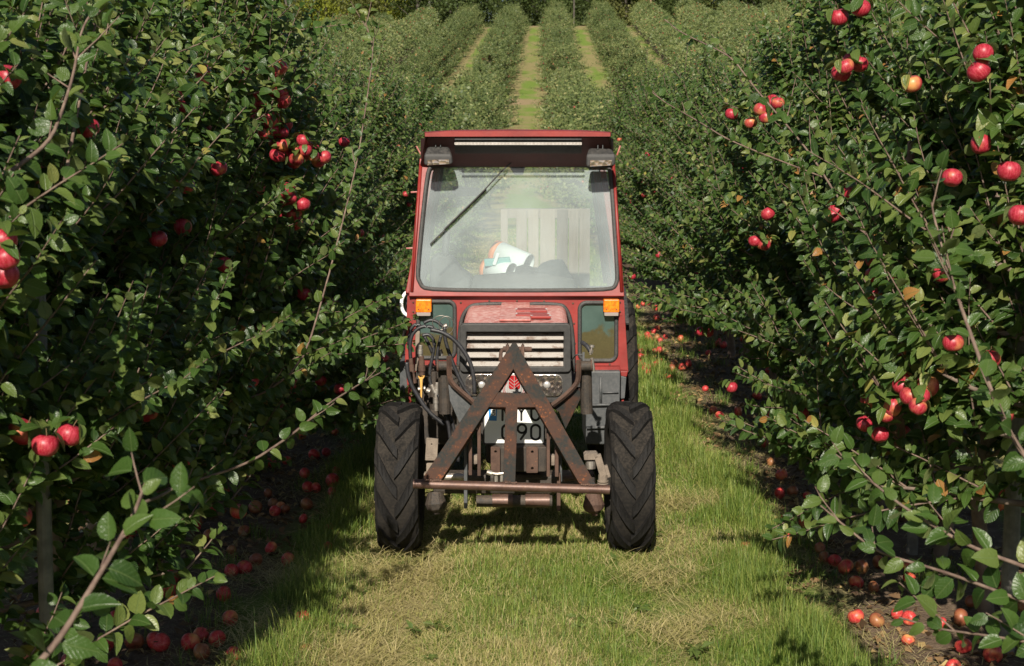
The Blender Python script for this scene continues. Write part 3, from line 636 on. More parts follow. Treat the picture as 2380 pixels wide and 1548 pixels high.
PO = {}
def box(A, c, s, rot=None, m=0):
    c = np.array(c, float); h = np.array(s, float)/2
    V = np.array([(i, j, k) for i in (-1, 1) for j in (-1, 1) for k in (-1, 1)])*h
    if rot is not None: V = V @ np.array(rot.to_matrix() if hasattr(rot, 'to_matrix') else rot).T
    A.add(V+c, [(0, 1, 3, 2), (4, 6, 7, 5), (0, 4, 5, 1), (2, 3, 7, 6), (0, 2, 6, 4), (1, 5, 7, 3)], None, m)
def bar(A, p, q, w_, d, up=(0, -1, 0), m=0):
    """rectangular bar from p to q, w_ wide, d deep along up"""
    p = np.array(p, float); q = np.array(q, float); t = unit(q-p); n = np.array(up, float); n = unit(n-(n@t)*t); b = np.cross(t, n)
    V = [e+sx*b*w_/2+sy*n*d/2 for e in (p, q) for sx in (-1, 1) for sy in (-1, 1)]
    A.add(V, [(0, 1, 3, 2), (4, 6, 7, 5), (0, 4, 5, 1), (2, 3, 7, 6), (0, 2, 6, 4), (1, 5, 7, 3)], None, m)
def prism(A, pts, d, m=0):
    """outline of 3D points extruded by vector d (convex outlines)"""
    P = np.array([list(p) for p in pts], float); n = len(P); d = np.array(d, float)
    A.add(np.concatenate([P, P+d]), [(i, (i+1) % n, n+(i+1) % n, n+i) for i in range(n)], [(0, i+1, i) for i in range(1, n-1)]+[(n, n+i, n+i+1) for i in range(1, n-1)], m)
def cyl(A, p, q, r, r2=None, k=20, m=0, cap=True):
    p = np.array(p, float); q = np.array(q, float); r2 = r if r2 is None else r2
    V, Q = tube_np(np.array([p, q]), np.array([r, r2]), k)
    T = [(0, i+1, i) for i in range(1, k-1)]+[(k, k+i, k+i+1) for i in range(1, k-1)] if cap else None
    A.add(V, Q, T, m)
def spline(P, n=6):
    P = np.array([list(p) for p in P], float); s = np.linspace(0, len(P)-1, (len(P)-1)*n+1)
    Q = np.stack([np.interp(s, np.arange(len(P)), P[:, k]) for k in range(3)], 1)
    for _ in range(n): Q[1:-1] = .25*Q[:-2]+.5*Q[1:-1]+.25*Q[2:]
    return Q
def hose(A, P, r, k=10, m=0, sm=6):
    V, Q = tube_np(spline(P, sm) if sm else np.array([list(p) for p in P]), r, k); A.add(V, Q, [(0, i+1, i) for i in range(1, k-1)]+[(len(V)-k, len(V)-k+i, len(V)-k+i+1) for i in range(1, k-1)], m)
def loop(A, P, r, k=8, m=0):
    P = np.array([list(p) for p in P], float); n = len(P); t = unit(np.roll(P, -1, 0)-np.roll(P, 1, 0)); c = P.mean(0)
    nn = np.zeros(3)
    for i in range(n): nn += np.cross(P[i]-c, P[(i+1) % n]-c)
    nn = unit(nn); b = np.cross(t, nn); th = np.arange(k)/k*2*np.pi
    V = (P[:, None]+r*(np.cos(th)[None, :, None]*b[:, None]+np.sin(th)[None, :, None]*nn[None, None])).reshape(-1, 3)
    Q = [(i*k+j, i*k+(j+1) % k, ((i+1) % n)*k+(j+1) % k, ((i+1) % n)*k+j) for i in range(n) for j in range(k)]
    A.add(V, Q, None, m)
def rrect(x0, y0, x1, y1, r, n=6):
    r = [r]*4 if not isinstance(r, (list, tuple)) else r; P = []
    for (cx_, cy, a0, rr) in ((x1, y1, 0, r[0]), (x0, y1, 90, r[1]), (x0, y0, 180, r[2]), (x1, y0, 270, r[3])):
        sx = -1 if cx_ == x1 else 1; sy = -1 if cy == y1 else 1
        for k in range(n+1):
            a = R(a0+90*k/n); P.append((cx_+sx*rr+rr*math.cos(a), cy+sy*rr+rr*math.sin(a)))
    return P
def dense(P, n=4):
    out = []
    for i in range(len(P)):
        a = np.array(P[i]); b = np.array(P[(i+1) % len(P)]); m = n if np.linalg.norm(b-a) > .05 else 1
        for k in range(m): out.append(a+(b-a)*k/m)
    return out
def from_curve(cu, O, U, V_):
    ob = bpy.data.objects.new('tmp', cu); COL.objects.link(ob); dg = bpy.context.evaluated_depsgraph_get(); dg.update()
    me = bpy.data.meshes.new_from_object(ob.evaluated_get(dg)); bpy.data.objects.remove(ob); bpy.data.curves.remove(cu)
    U = Vector(U).normalized(); V_ = Vector(V_).normalized(); N = U.cross(V_); O = Vector(O)
    for v in me.vertices: c = v.co.copy(); v.co = O+U*c.x+V_*c.y+N*c.z
    me.attributes.new('info', 'FLOAT_VECTOR', 'POINT')
    return me
def plate(polys, O, U, V_, th, bev=0):
    """flat plate with holes: polys = outline and holes as 3D points on the plane"""
    U = Vector(U).normalized(); V_ = Vector(V_).normalized(); O = Vector(O)
    cu = bpy.data.curves.new('c', 'CURVE'); cu.dimensions = '2D'; cu.fill_mode = 'BOTH'; cu.extrude = th/2; cu.bevel_depth = bev
    for P in polys:
        s = cu.splines.new('POLY'); s.points.add(len(P)-1); s.use_cyclic_u = True
        for q, p in zip(s.points, P):
            d = Vector(p)-O; q.co = (d.dot(U), d.dot(V_), 0, 1)
    return from_curve(cu, O, U, V_)
def text(s, size, O, U, V_, ext=.0008):
    cu = bpy.data.curves.new('t', 'FONT'); cu.body = s; cu.size = size; cu.extrude = ext; cu.align_x = 'CENTER'; cu.align_y = 'CENTER'
    return from_curve(cu, O, U, V_)
def disc_cap(A, c, r, nrm, m=0, k=14, h=.4):
    nrm = unit(np.array(nrm, float)); a = unit(np.cross(nrm, (0, 0, 1.)) if abs(nrm[2]) < .9 else np.array([1., 0, 0])); b = np.cross(nrm, a); V = []
    for (rr, hh) in ((1, 0), (.8, h*.7), (.35, h)):
        for j in range(k): t = j/k*2*np.pi; V.append(np.array(c)+r*(rr*(math.cos(t)*a+math.sin(t)*b)+hh*nrm))
    V.append(np.array(c)+r*h*1.05*nrm)
    Q = [(i*k+j, i*k+(j+1) % k, (i+1)*k+(j+1) % k, (i+1)*k+j) for i in range(2) for j in range(k)]
    A.add(V, Q, [(2*k+j, 2*k+(j+1) % k, 3*k) for j in range(k)], m)

# ------------------------------------------------------------------ tractor materials
def paint(name, a, b, rough=.38, dust=(.35, .26, .22), damt=.25, chips=None, sc=6, metal=0, sh=(.35, .65), spec=.5):
    M = NM(name); p = M.n('NewGeometry').outputs['Position']
    n1 = M.noise(sc, 5, .6, p); n2 = M.noise(sc*9, 5, .7, p); c = M.mix(M.step(n1, *sh), a, b)
    if chips:
        ch = M.step(M.math('ADD', M.math('MULTIPLY', n2, .6), M.math('MULTIPLY', n1, .4)), chips[1], chips[1]+.04); c = M.mix(ch, c, chips[0])
    up = M.n('SeparateXYZ'); M.l(M.n('NewGeometry').outputs['Normal'], up.inputs[0])
    d = M.math('MULTIPLY', M.math('MULTIPLY', M.step(n2, .35, .7), damt), M.math('ADD', .6, M.math('MAXIMUM', up.outputs[2], 0)))
    c = M.mix(d, c, dust)
    r = M.math('ADD', rough, M.math('MULTIPLY', n2, .25))
    return M.done(M.bsdf(c, r, metal, spec=spec, bump=n2, bstr=.12, bdist=.003))
M_RED = paint('red_cab_paint', (.17, .011, .009), (.23, .017, .013), .4, (.28, .10, .08), .14, ((.10, .05, .04), .66))
M_REDSHADE = paint('shaded_red_paint', (.05, .008, .007), (.07, .011, .009), .55, (.06, .03, .025), .3)  # cab red darkened: shade under the visor put into the colour
M_HOOD = paint('faded_hood_paint', (.30, .055, .048), (.40, .13, .11), .42, (.50, .32, .29), .6, ((.2, .12, .09), .68), 4)
M_BLACK = paint('black_plastic', (.014, .014, .014), (.026, .026, .026), .5, (.12, .11, .10), .25)
M_GREY = paint('charcoal_sheet_metal', (.035, .04, .043), (.055, .06, .065), .45, (.2, .19, .18), .3, ((.14, .10, .08), .68))
M_CHASSIS = paint('oily_black_iron', (.012, .011, .010), (.035, .027, .021), .6, (.13, .09, .06), .35, sc=12)
M_RUBBER = paint('tyre_rubber', (.003, .003, .0035), (.008, .008, .0085), .65, (.05, .043, .035), .28, sc=14, spec=.22)
M_TYREDUST = paint('dusty_tyre_carcass', (.006, .006, .006), (.018, .016, .014), .85, (.07, .058, .046), .35, sc=10, spec=.2)
M_SEAL = paint('rubber_seal', (.016, .016, .016), (.03, .03, .03), .55, (.16, .15, .14), .4, sc=20)
M_HOSE = paint('hydraulic_hose', (.012, .012, .014), (.02, .02, .024), .35, (.1, .1, .1), .2)
M_RUST = paint('rusty_painted_steel', (.010, .014, .014), (.042, .019, .012), .65, (.08, .04, .022), .3, ((.18, .055, .018), .58), 9, sh=(.43, .56), spec=.25)
M_RUST2 = paint('brown_rust_steel', (.045, .026, .02), (.08, .046, .034), .65, (.16, .1, .07), .3, ((.24, .10, .04), .62), 14, spec=.3)
M_TUBE = paint('worn_steel_tube', (.065, .036, .03), (.10, .06, .05), .34, (.2, .1, .045), .25, ((.28, .13, .04), .66), 11, metal=.4)
M_STEEL = paint('bare_steel', (.42, .40, .37), (.3, .27, .24), .35, (.3, .2, .13), .3, ((.22, .13, .09), .66), 30, metal=.8)
M_MESH = paint('perforated_metal', (.62, .58, .54), (.5, .46, .42), .5, (.3, .24, .2), .3, ((.15, .12, .1), .68), 25)
M_YEL = paint('yellow_tag', (.55, .30, .06), (.62, .38, .12), .5, (.2, .12, .06), .4)
M_DUSTIRON = paint('dusty_brown_casting', (.12, .095, .075), (.2, .16, .125), .8, (.3, .25, .2), .5, sc=16)
def plain(name, c, r=.5, metal=0, **k): M = NM(name); return M.done(M.bsdf(c, r, metal, **k))
M_WHITE = plain('reflective_white', (.75, .76, .74), .35); M_BLUE = plain('plate_blue', (.02, .22, .55), .4); M_INK = plain('black_ink', (.012, .012, .012), .5)
M_BADGE = plain('badge_red', (.28, .012, .014), .25); M_SILV = plain('badge_silver', (.7, .68, .66), .25, .6)
M_AMBER = paint('amber_lens', (.62, .12, .006), (.85, .24, .01), .15, (.5, .1, .01), .5, sc=60); M_CLEAR = plain('clear_lens', (.35, .3, .27), .25, Coat_Weight=.5)
M_LINER = plain('white_bag_plastic', (.80, .82, .84), .45); M_ORANGE = plain('orange_trim', (.75, .25, .1), .5); M_TEAL = plain('blue_green_strap', (.2, .42, .42), .6)
M_COAT = plain('black_jacket', (.018, .02, .023), .85); M_SEATF = plain('dark_seat_vinyl', (.025, .027, .03), .6)
M = NM('headlight_glass'); n = M.noise(60, 2); vr = M.n('TexVoronoi'); vr.inputs['Scale'].default_value = 38; M.l(M.n('NewGeometry').outputs['Position'], vr.inputs['Vector'])
M_LENS = M.done(M.bsdf(M.mix(vr.outputs['Distance'], (.22, .17, .16), (.5, .45, .43)), .15, .9, bump=vr.outputs['Distance'], bstr=.5, bdist=.006, Coat_Weight=1.))
def dusty_glass(name, dust, base, amount, var, tintc):
    M = NM(name); p = M.n('NewGeometry').outputs['Position']; n1 = M.noise(2.2, 3, .5, p); n2 = M.noise(90, 3, .7, p)
    f = M.math('ADD', amount, M.math('ADD', M.math('MULTIPLY', M.math('SUBTRACT', n1, .5), var), M.math('MULTIPLY', M.math('SUBTRACT', n2, .5), .03)), clamp=True)
    t = M.n('BsdfTransparent'); t.inputs[0].default_value = (*tintc, 1); d = M.bsdf(dust, .9, spec=.1); mx = M.n('MixShader'); M.l(f, mx.inputs[0]); M.l(t.outputs[0], mx.inputs[1]); M.l(d, mx.inputs[2])
    gl = M.n('BsdfGlossy'); gl.inputs['Roughness'].default_value = .06; fr_ = M.n('Fresnel'); fr_.inputs[0].default_value = 1.45; m2 = M.n('MixShader'); M.l(fr_.outputs[0], m2.inputs[0]); M.l(mx.outputs[0], m2.inputs[1]); M.l(gl.outputs[0], m2.inputs[2])
    return M.done(m2.outputs[0])
M_WIND = dusty_glass('dusty_windscreen_glass', (.55, .62, .64), None, .17, .36, (.91, .95, .94)); M_GLASS = dusty_glass('door_glass', (.5, .52, .5), None, .10, .1, (.88, .93, .9))
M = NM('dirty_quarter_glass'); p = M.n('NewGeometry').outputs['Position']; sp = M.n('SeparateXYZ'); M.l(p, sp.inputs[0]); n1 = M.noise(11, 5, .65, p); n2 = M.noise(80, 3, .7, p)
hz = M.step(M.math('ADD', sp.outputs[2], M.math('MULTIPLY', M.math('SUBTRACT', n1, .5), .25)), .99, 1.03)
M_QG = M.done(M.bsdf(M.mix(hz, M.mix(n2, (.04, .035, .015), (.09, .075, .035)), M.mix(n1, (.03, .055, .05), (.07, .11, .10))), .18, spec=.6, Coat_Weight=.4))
M = NM('weathered_wood'); tc = M.n('NewGeometry').outputs['Position']; mp = M.n('Mapping'); M.l(tc, mp.inputs[0]); mp.inputs['Scale'].default_value = (1, 1, .08); n1 = M.noise(55, 5, .6, mp.outputs[0]); n2 = M.noise(5, 3, .5, tc)
M_WOOD = M.done(M.bsdf(M.mix(M.math('ADD', M.math('MULTIPLY', n1, .6), M.math('MULTIPLY_ADD', M.n('ObjectInfo').outputs['Random'], .7, -.15)), (.05, .038, .028), (.27, .23, .18)), .85, bump=n1, bstr=.4))

# ------------------------------------------------------------------ tractor body
tractor = empty('tractor', TR); PO['tractor'] = TR.copy()
tag(tractor, 'old red narrow orchard tractor with dusty cab and rusty A-shaped front hitch', 'tractor')
def P_(name, A, mat, parent=None, **k): return part(name, A, mat, parent or tractor, **k)
X_ = Vector((1, 0, 0)); Zv = Vector((0, 0, 1))
# windscreen frame plane
wb = at(1205, 686, 9.10); wt = at(1205, 386, 9.26); Vw = (Vector((0, wt.y-wb.y, wt.z-wb.z))).normalized(); Nw = X_.cross(Vw)   # towards the camera
def onw(px, py, off=0):
    o = Vector((0, 0, CAM_H)); d = at(px, py, 9.)-o; t = (wb-o).dot(Nw)/d.dot(Nw); return o+d*t+Nw*off
def wpoly(L, off=0): return [onw(x, y, off) for x, y in L]
def tow(P): return [((940+x*640/2154)*K, (280+y*640/2154)*K) for x, y in P]
hole_px = tow([(245, 1330), (236, 1290), (318, 455), (345, 425), (390, 405), (1760, 405), (1800, 425), (1815, 455), (1868, 1290), (1868, 1350), (1845, 1405), (1800, 1430), (320, 1430), (275, 1400)])
outer_px = tow([(176, 1470), (1918, 1470), (1838, 360), (264, 360)])
P_('windscreen_frame', plate([wpoly(outer_px), wpoly(hole_px)], wb, X_, Vw, .03, .004), M_RED)
A = Acc()
hp = spline([onw(x, y, .016) for x, y in hole_px+hole_px[:1]], 3)[:-1]; loop(A, hp, .013, 8); P_('windscreen_seal', A, M_SEAL, smooth=True)
ws = P_('windscreen', plate([wpoly(hole_px)], wb, X_, Vw, .004), M_WIND)
# outer front posts (rounded ridge each side)
for xo, xi in (((195, 1440), (268, 400)), ((1902, 1440), (1835, 400))):
    A = Acc(); a, b = tow([xo, xi]); hose(A, [onw(*a, .02), onw(*b, .02)], .010, 8, sm=0); P_('post_ridge', A, M_RED, smooth=True)
# roof with visor
rz = 2.187; lipY = 8.95
xl, xr = at(988, 318, lipY).x, at(1419, 318, lipY).x
bx0, bx1 = onw(*tow([(262, 385)])[0]).x, onw(*tow([(1840, 385)])[0]).x; zb = wt.z-.004
A = Acc()
sec = []
for (Y, x0, x1, zt, zbm) in ((lipY, xl, xr, rz-.003, 2.157), (lipY+.04, xl-.006, xr+.006, rz+.001, 2.158), (9.3, xl-.005, xr+.005, rz+.002, 2.13), (9.9, xl, xr, rz+.004, 2.13), (10.32, xl+.03, xr-.03, rz, 2.13)):
    ring = []
    for f in np.linspace(0, 1, 9): ring.append((x0+(x1-x0)*f, Y, zt+.005*math.sin(math.pi*f)-(.006 if f in (0, 1) else 0)))
    for f in (1, 0): ring.append((x0+(x1-x0)*f, Y, zbm))
    sec.append(ring)
m_ = len(sec[0]); V = np.array(sec).reshape(-1, 3); Q = [(i*m_+j, i*m_+(j+1) % m_, (i+1)*m_+(j+1) % m_, (i+1)*m_+j) for i in range(len(sec)-1) for j in range(m_)]
A.add(V, Q, [(0, j, j+1) for j in range(1, m_-1)]+[(4*m_, 4*m_+j+1, 4*m_+j) for j in range(1, m_-1)]); roof = P_('roof', A, M_RED, bevel=.004)
# sloping underside of the visor with side cheeks
A = Acc(); u0 = Vector((xl+.012, lipY+.012, 2.15)); u1 = Vector((xr-.012, lipY+.012, 2.15)); d0 = Vector((bx0, wt.y-.02, zb)); d1 = Vector((bx1, wt.y-.02, zb)); th = Vector((0, .012, .02))
prism(A, [u0, u1, d1, d0], th); P_('visor_underside', A, M_REDSHADE, bevel=.002)
for s_, a, b in ((-1, xl, bx0), (1, xr, bx1)):
    A = Acc(); prism(A, [(a, lipY+.005, 2.15), (b+.0*s_, wt.y+.02, zb-.01), (b, wt.y+.06, 2.14), (a, lipY+.1, 2.15)], (-.008*s_, 0, 0)); P_('visor_cheek', A, M_REDSHADE)
def onu(x, y, off=.006):      # point on the visor underside from zoom 1 coordinates
    n_ = (u1-u0).cross(d0-u0).normalized(); n_ = n_ if n_.y < 0 else -n_
    o = Vector((0, 0, CAM_H)); d = Z1(x, y, 9)-o; return o+d*((u0-o).dot(n_)/d.dot(n_))+n_*off
vent = Acc(); a, b, c_, d = onu(545, 182), onu(1575, 182), onu(1575, 300), onu(545, 300)
prism(vent, [onu(545, 182, .002), onu(1575, 182, .002), onu(1575, 300, .002), onu(545, 300, .002)], (0, -.001, -.001), 1)
for k in range(105): f = k/104; bar(vent, onu(545+1030*f, 182, .009), onu(545+1030*f, 300, .009), .0016, .0014)
for k in range(14): f = k/13; bar(vent, onu(545, 182+118*f, .009), onu(1575, 182+118*f, .009), .0016, .0016)
bar(vent, onu(543, 180, .010), onu(1577, 180, .010), .004, .010)
av = P_('air_vent', vent, [M_GREY, M_BLACK])
A = Acc()
lo = lambda f, y: onu(545+1030*f, 182, .03)+Vector((0, 0, -y))
for k in range(92): bar(A, lo(k/91, 0), lo(k/91, .0125), .0028, .0015)
for k in range(4): bar(A, lo(0, .0042*k), lo(1, .0042*k), .0018, .0017)
part('perforated_strip', A, M_MESH, av)
A = Acc(); prism(A, [onw(*q, .012) for q in tow([(300, 385), (1815, 385), (1815, 412), (300, 412)])], Nw*.012); P_('top_trim', A, M_BLACK, bevel=.003)
# wiper
A = Acc(); hose(A, [onw(*tow([(1058, 352)])[0], .06), onw(*tow([(925, 465)])[0], .055), onw(*tow([(790, 615)])[0], .045), onw(*tow([(570, 828)])[0], .04)], .0042, 8); cyl(A, onw(*tow([(1055, 352)])[0], .0), onw(*tow([(1055, 352)])[0], .07), .014, k=14)
wp = P_('wiper', A, M_BLACK, smooth=True); wp['label'] = 'long diagonal wiper arm hanging from the top'
A = Acc(); bar(A, onw(*tow([(345, 1050)])[0], .022), onw(*tow([(800, 610)])[0], .022), .007, .018); hose(A, [onw(*tow([(460, 935)])[0], .032), onw(*tow([(570, 828)])[0], .042), onw(*tow([(690, 712)])[0], .032)], .005, 6)
part('wiper_blade', A, M_BLACK, wp)
# work lights
for (q, tiltx) in ((((285, 320), (528, 320), (530, 400), (290, 412), (320, 262), (490, 262)), 0), (((1610, 320), (1862, 320), (1855, 412), (1612, 425), (1640, 275), (1825, 280)), 0)):
    f0, f1, f2, f3, t0, t1 = [np.array(Z1(x, y, 8.99)) for x, y in q]; bk = np.array((0, .10, .02)); A = Acc()
    cx_ = (f0+f1)/2; V = [f0, f1, f2, f3, t0+bk*.55, t1+bk*.55, f2*.9+f3*.1+bk+[0, 0, .03], f3*.9+f2*.1+bk+[0, 0, .03]]
    A.add(V, [(0, 3, 2, 1), (0, 1, 5, 4), (4, 5, 6, 7), (3, 7, 6, 2), (0, 4, 7, 3), (1, 2, 6, 5)])
    wl = P_('work_light', A, M_BLACK, bevel=.014, seg=3)
    A = Acc(); e = np.array((0, -.006, -.003)); i0, i1, i2, i3 = f0*.86+f2*.14, f1*.86+f3*.14, f2*.88+f0*.12, f3*.88+f1*.12; i0 = i0*1.0; mid = .35
    i0 = i0*(1-mid)+i3*mid; i1 = i1*(1-mid)+i2*mid; prism(A, [i0+e, i1+e, i2+e, i3+e], (0, .006, 0)); part('lens', A, M_LENS, wl, bevel=.002)
    A = Acc(); tc_ = (t0+t1)/2+bk*.5
    for s_ in (-.014, .014): box(A, tc_+[s_, 0, .03], (.005, .03, .075))
    box(A, tc_+[0, 0, .06], (.033, .03, .006)); cyl(A, tc_+[-.035, 0, .035], tc_+[.035, 0, .035], .006, k=10); part('bracket', A, M_STEEL if False else M_GREY, wl, bevel=.0015)
# lower front panel
PY = 9.13
def z2(L): return [Z2(x, y, PY) for x, y in L]
arch = [(632, 742), (640, 420), (655, 300), (680, 220), (730, 160), (800, 132), (1540, 132), (1590, 160), (1625, 220), (1650, 310), (1668, 480), (1672, 742)]
outl = [(150, 742), (178, 62), (2118, 62), (2160, 742)]
notch = outl[:1]+[(178, 62), (2118, 62), (2160, 742)]+arch[::-1]
wR = rrect(1725, 122, 2055, 645, 62); wL = rrect(270, 112, 600, 620, 60)
P_('front_panel', plate([z2(notch), z2(wR), z2(wL)], z2([(1000, 700)])[0], X_, Zv, .012, .002), M_RED)
A = Acc(); prism(A, [Z2(178, 60, PY-.006), Z2(2118, 60, PY-.006), Z2(2116, 40, PY-.03), Z2(184, 36, PY-.03)], (0, .04, .012)); P_('panel_lip', A, M_RED, bevel=.003)
A = Acc()
hose(A, [Z2(x, y, PY-.02) for x, y in arch], .012, 8, sm=4); P_('hood_seal', A, M_SEAL, smooth=True)
for wn in (wR, wL):
    win = P_('quarter_window', plate([z2(wn)], z2([(1000, 400)])[0], X_, Zv, .004), M_QG)
    A = Acc(); loop(A, [Z2(x, y, PY-.01) for x, y in wn], .0125, 8); part('window_seal', A, M_SEAL, win, smooth=True)
A = Acc(); disc_cap(A, (0, 0, 0), .0065, (0, -1, 0), h=.7); bolt_me = A.mesh('bolt', [M_RUST2])
for (x, y) in ((655, 125), (912, 108), (1160, 108), (1405, 112), (1665, 130), (1675, 312), (1682, 492), (645, 302), (620, 665), (1995, 680), (1690, 675)):
    b_ = link('bolt', bolt_me, tractor); b_.location = Z2(x, y, PY-.008)-TR
# cab sides, doors, rear
xw0, xw1 = Z2(150, 60, PY).x, Z2(2130, 60, PY).x
for s_, xb, xt in ((-1, xw0+.02, xl+.05), (1, xw1-.02, xr-.05)):
    A = Acc(); prism(A, [(xb, PY+.01, 1.24), (xb, 10.18, 1.24), (xb, 10.18, .62), (xb, 9.75, .62), (xb, PY+.01, .80)], (-.02*s_, 0, 0)); P_('side_panel', A, M_RED, bevel=.004)
    fr_ = Acc()
    for (a, b) in (((xb, PY+.03, 1.24), (xt, 9.30, 2.14)), ((xb, 10.15, 1.24), (xt, 10.2, 2.14)), ((xb, PY+.03, 1.25), (xb, 10.15, 1.25)), ((xt, 9.30, 2.12), (xt, 10.2, 2.12)), ((xb, 9.75, 1.25), (xt, 9.78, 2.12))):
        bar(fr_, a, b, .035, .035, (1, 0, 0))
    df = P_('door_frame', fr_, M_RED, bevel=.004)
    A = Acc(); prism(A, [(xb, PY+.05, 1.26), (xb, 10.12, 1.26), (xt, 10.2, 2.11), (xt, 9.32, 2.11)], (.003*s_, 0, 0)); part('door_glass', A, M_GLASS, df)
A = Acc()
for a, b in (((xw0+.04, 10.2, 1.2), (xl+.06, 10.22, 2.13)), ((xw1-.04, 10.2, 1.2), (xr-.06, 10.22, 2.13)), ((xw0+.03, 10.2, 1.12), (xw1-.03, 10.2, 1.12)), ((xl+.05, 10.22, 2.11), (xr-.05, 10.22, 2.11))): bar(A, a, b, .045, .03)
box(A, ((xw0+xw1)/2, 10.2, .86), (xw1-xw0-.06, .02, .5)); P_('rear_frame', A, M_REDSHADE, bevel=.003)
A = Acc(); box(A, (.02, 9.68, .70), (1.16, 1.0, .04)); box(A, (.02, 9.20, .95), (.62, .02, .45)); P_('cab_floor', A, M_BLACK)
# dashboard, steering wheel, seat, interior bits
A = Acc(); prism(A, [Z1(690, 1300, 9.30), Z1(900, 1285, 9.32), Z1(1300, 1290, 9.32), Z1(1520, 1330, 9.30), Z1(1540, 1480, 9.22), Z1(640, 1480, 9.22)], (0, .2, -.03)); P_('dashboard', A, M_BLACK, bevel=.02, seg=3)
A = Acc(); c0 = np.array(Z1(1090, 1480, 9.62)); ring = [c0+np.array([.205*math.cos(t), .10*math.sin(t)*1.2, .175*math.sin(t)]) for t in np.linspace(0, 2*math.pi, 40, endpoint=False)]
loop(A, ring, .013, 10); hose(A, [ring[0], c0, ring[20]], .012, 6); hose(A, [c0, ring[30]], .012, 6); cyl(A, c0, c0+[0, -.25, -.35], .02); P_('steering_wheel', A, M_BLACK, smooth=True)
A = Acc(); box(A, (-.02, 9.9, .95), (.46, .40, .14)); box(A, (-.02, 10.08, 1.08), (.44, .08, .3), Matrix.Rotation(R(-8), 3, 'X')); P_('seat', A, M_SEATF, bevel=.04, seg=4)
A = Acc(); prism(A, [Z1(345, 1480, 9.45), Z1(335, 1180, 9.5), Z1(400, 1120, 9.5), Z1(520, 1140, 9.5), Z1(600, 1250, 9.5), Z1(680, 1300, 9.5), Z1(700, 1480, 9.45)], (0, .12, 0)); P_('control_console', A, M_BLACK, bevel=.02, seg=3)
A = Acc(); hose(A, [Z1(470, 1180, 9.52), Z1(465, 1080, 9.52), Z1(480, 950, 9.55)], .022, 10); P_('lever_boot', A, M_BLACK, smooth=True)
A = Acc(); prism(A, [onw(*q, -.03) for q in tow([(985, 405), (1120, 405), (1100, 475), (1030, 475)])], (0, .08, 0)); P_('wiper_motor', A, M_BLACK, bevel=.006)
A = Acc(); prism(A, [Z1(525, 575, 9.7), Z1(745, 590, 9.7), Z1(745, 655, 9.7), Z1(560, 660, 9.7), Z1(522, 630, 9.7)], (0, .03, 0)); hose(A, [Z1(640, 580, 9.72), Z1(600, 430, 9.6)], .008, 6, sm=0); P_('inside_mirror', A, M_GREY, bevel=.008)
# indicators
for x0, x1, bx in ((248, 390, (210, 252)), (1940, 2083, (2080, 2112))):
    A = Acc(); prism(A, [Z2(bx[0], 92, PY-.012), Z2(bx[1], 92, PY-.012), Z2(bx[1], 242, PY-.012), Z2(bx[0], 242, PY-.012)], (0, .006, 0)); br = P_('indicator', A, M_RED, bevel=.002)
    A = Acc(); prism(A, [Z2(x0, 95, PY-.07), Z2(x1, 95, PY-.07), Z2(x1, 212, PY-.07), Z2(x0, 212, PY-.07)], (0, .06, 0)); part('amber_lens', A, M_AMBER, br, bevel=.006)
    A = Acc(); prism(A, [Z2(x0+6, 212, PY-.07), Z2(x1-6, 212, PY-.07), Z2(x1-8, 243, PY-.065), Z2(x0+8, 243, PY-.065)], (0, .055, 0)); part('clear_lens', A, M_CLEAR, br, bevel=.004)
    A = Acc()
    for xx in (x0+25, x1-25): disc_cap(A, Z2(xx, 186, PY-.071), .004, (0, -1, 0))
    for yy in (120, 205): disc_cap(A, Z2((bx[0]+bx[1])/2-6, yy, PY-.019), .005, (0, -1, 0))
    part('screws', A, M_RUST2, br)
# hood
FY = 8.42
def ztop(y, x): return Z2(x, y, FY)
zf_ = Z2(1145, 322, FY).z; zr = Z2(1145, 138, 9.16).z; xf0, xf1 = Z2(662, 400, FY).x, Z2(1632, 400, FY).x; xr0, xr1 = Z2(716, 200, 9.16).x, Z2(1600, 200, 9.16).x
A = Acc(); sec = []
for f in (0, .03, .15, .5, 1):
    Y = FY+.01+(9.15-FY)*f; x0 = xf0+(xr0-xf0)*f; x1 = xf1+(xr1-xf1)*f; zt = zf_+(zr-zf_)*f-(.006 if f == 0 else 0)+.012*math.sin(math.pi*f); r_ = .045
    ring = [(x0, Y, .80)]+[(x0+r_-r_*math.cos(t), Y, zt-r_+r_*math.sin(t)) for t in np.linspace(0, math.pi/2, 6)]+[((x0+x1)/2, Y, zt+.004)]+[(x1-r_+r_*math.sin(t), Y, zt-r_+r_*math.cos(t)) for t in np.linspace(0, math.pi/2, 6)]+[(x1, Y, .80)]
    sec.append(ring)
m_ = len(sec[0]); V = np.array(sec).reshape(-1, 3); Q = [(i*m_+j, (i+1)*m_+j, (i+1)*m_+j+1, i*m_+j+1) for i in range(4) for j in range(m_-1)]
A.add(V, Q); hood = P_('hood', A, M_HOOD, smooth=False, bevel=.003)
def onh(x, y, off):
    # on the hood top plane
    o = Vector((0, 0, CAM_H)); a = Vector((0, FY, zf_)); b = Vector((0, 9.16, zr)); n_ = X_.cross(b-a).normalized(); d = Z2(x, y, 8.8)-o; p = o+d*((a-o).dot(n_)/d.dot(n_)); return p+Vector((0, 0, off+.010))
A = Acc(); prism(A, [onh(1000, 306, 0), onh(1285, 306, 0), onh(1275, 150, 0), onh(1022, 150, 0)], (0, 0, .010)); part('raised_panel', A, M_HOOD, hood, bevel=.004)
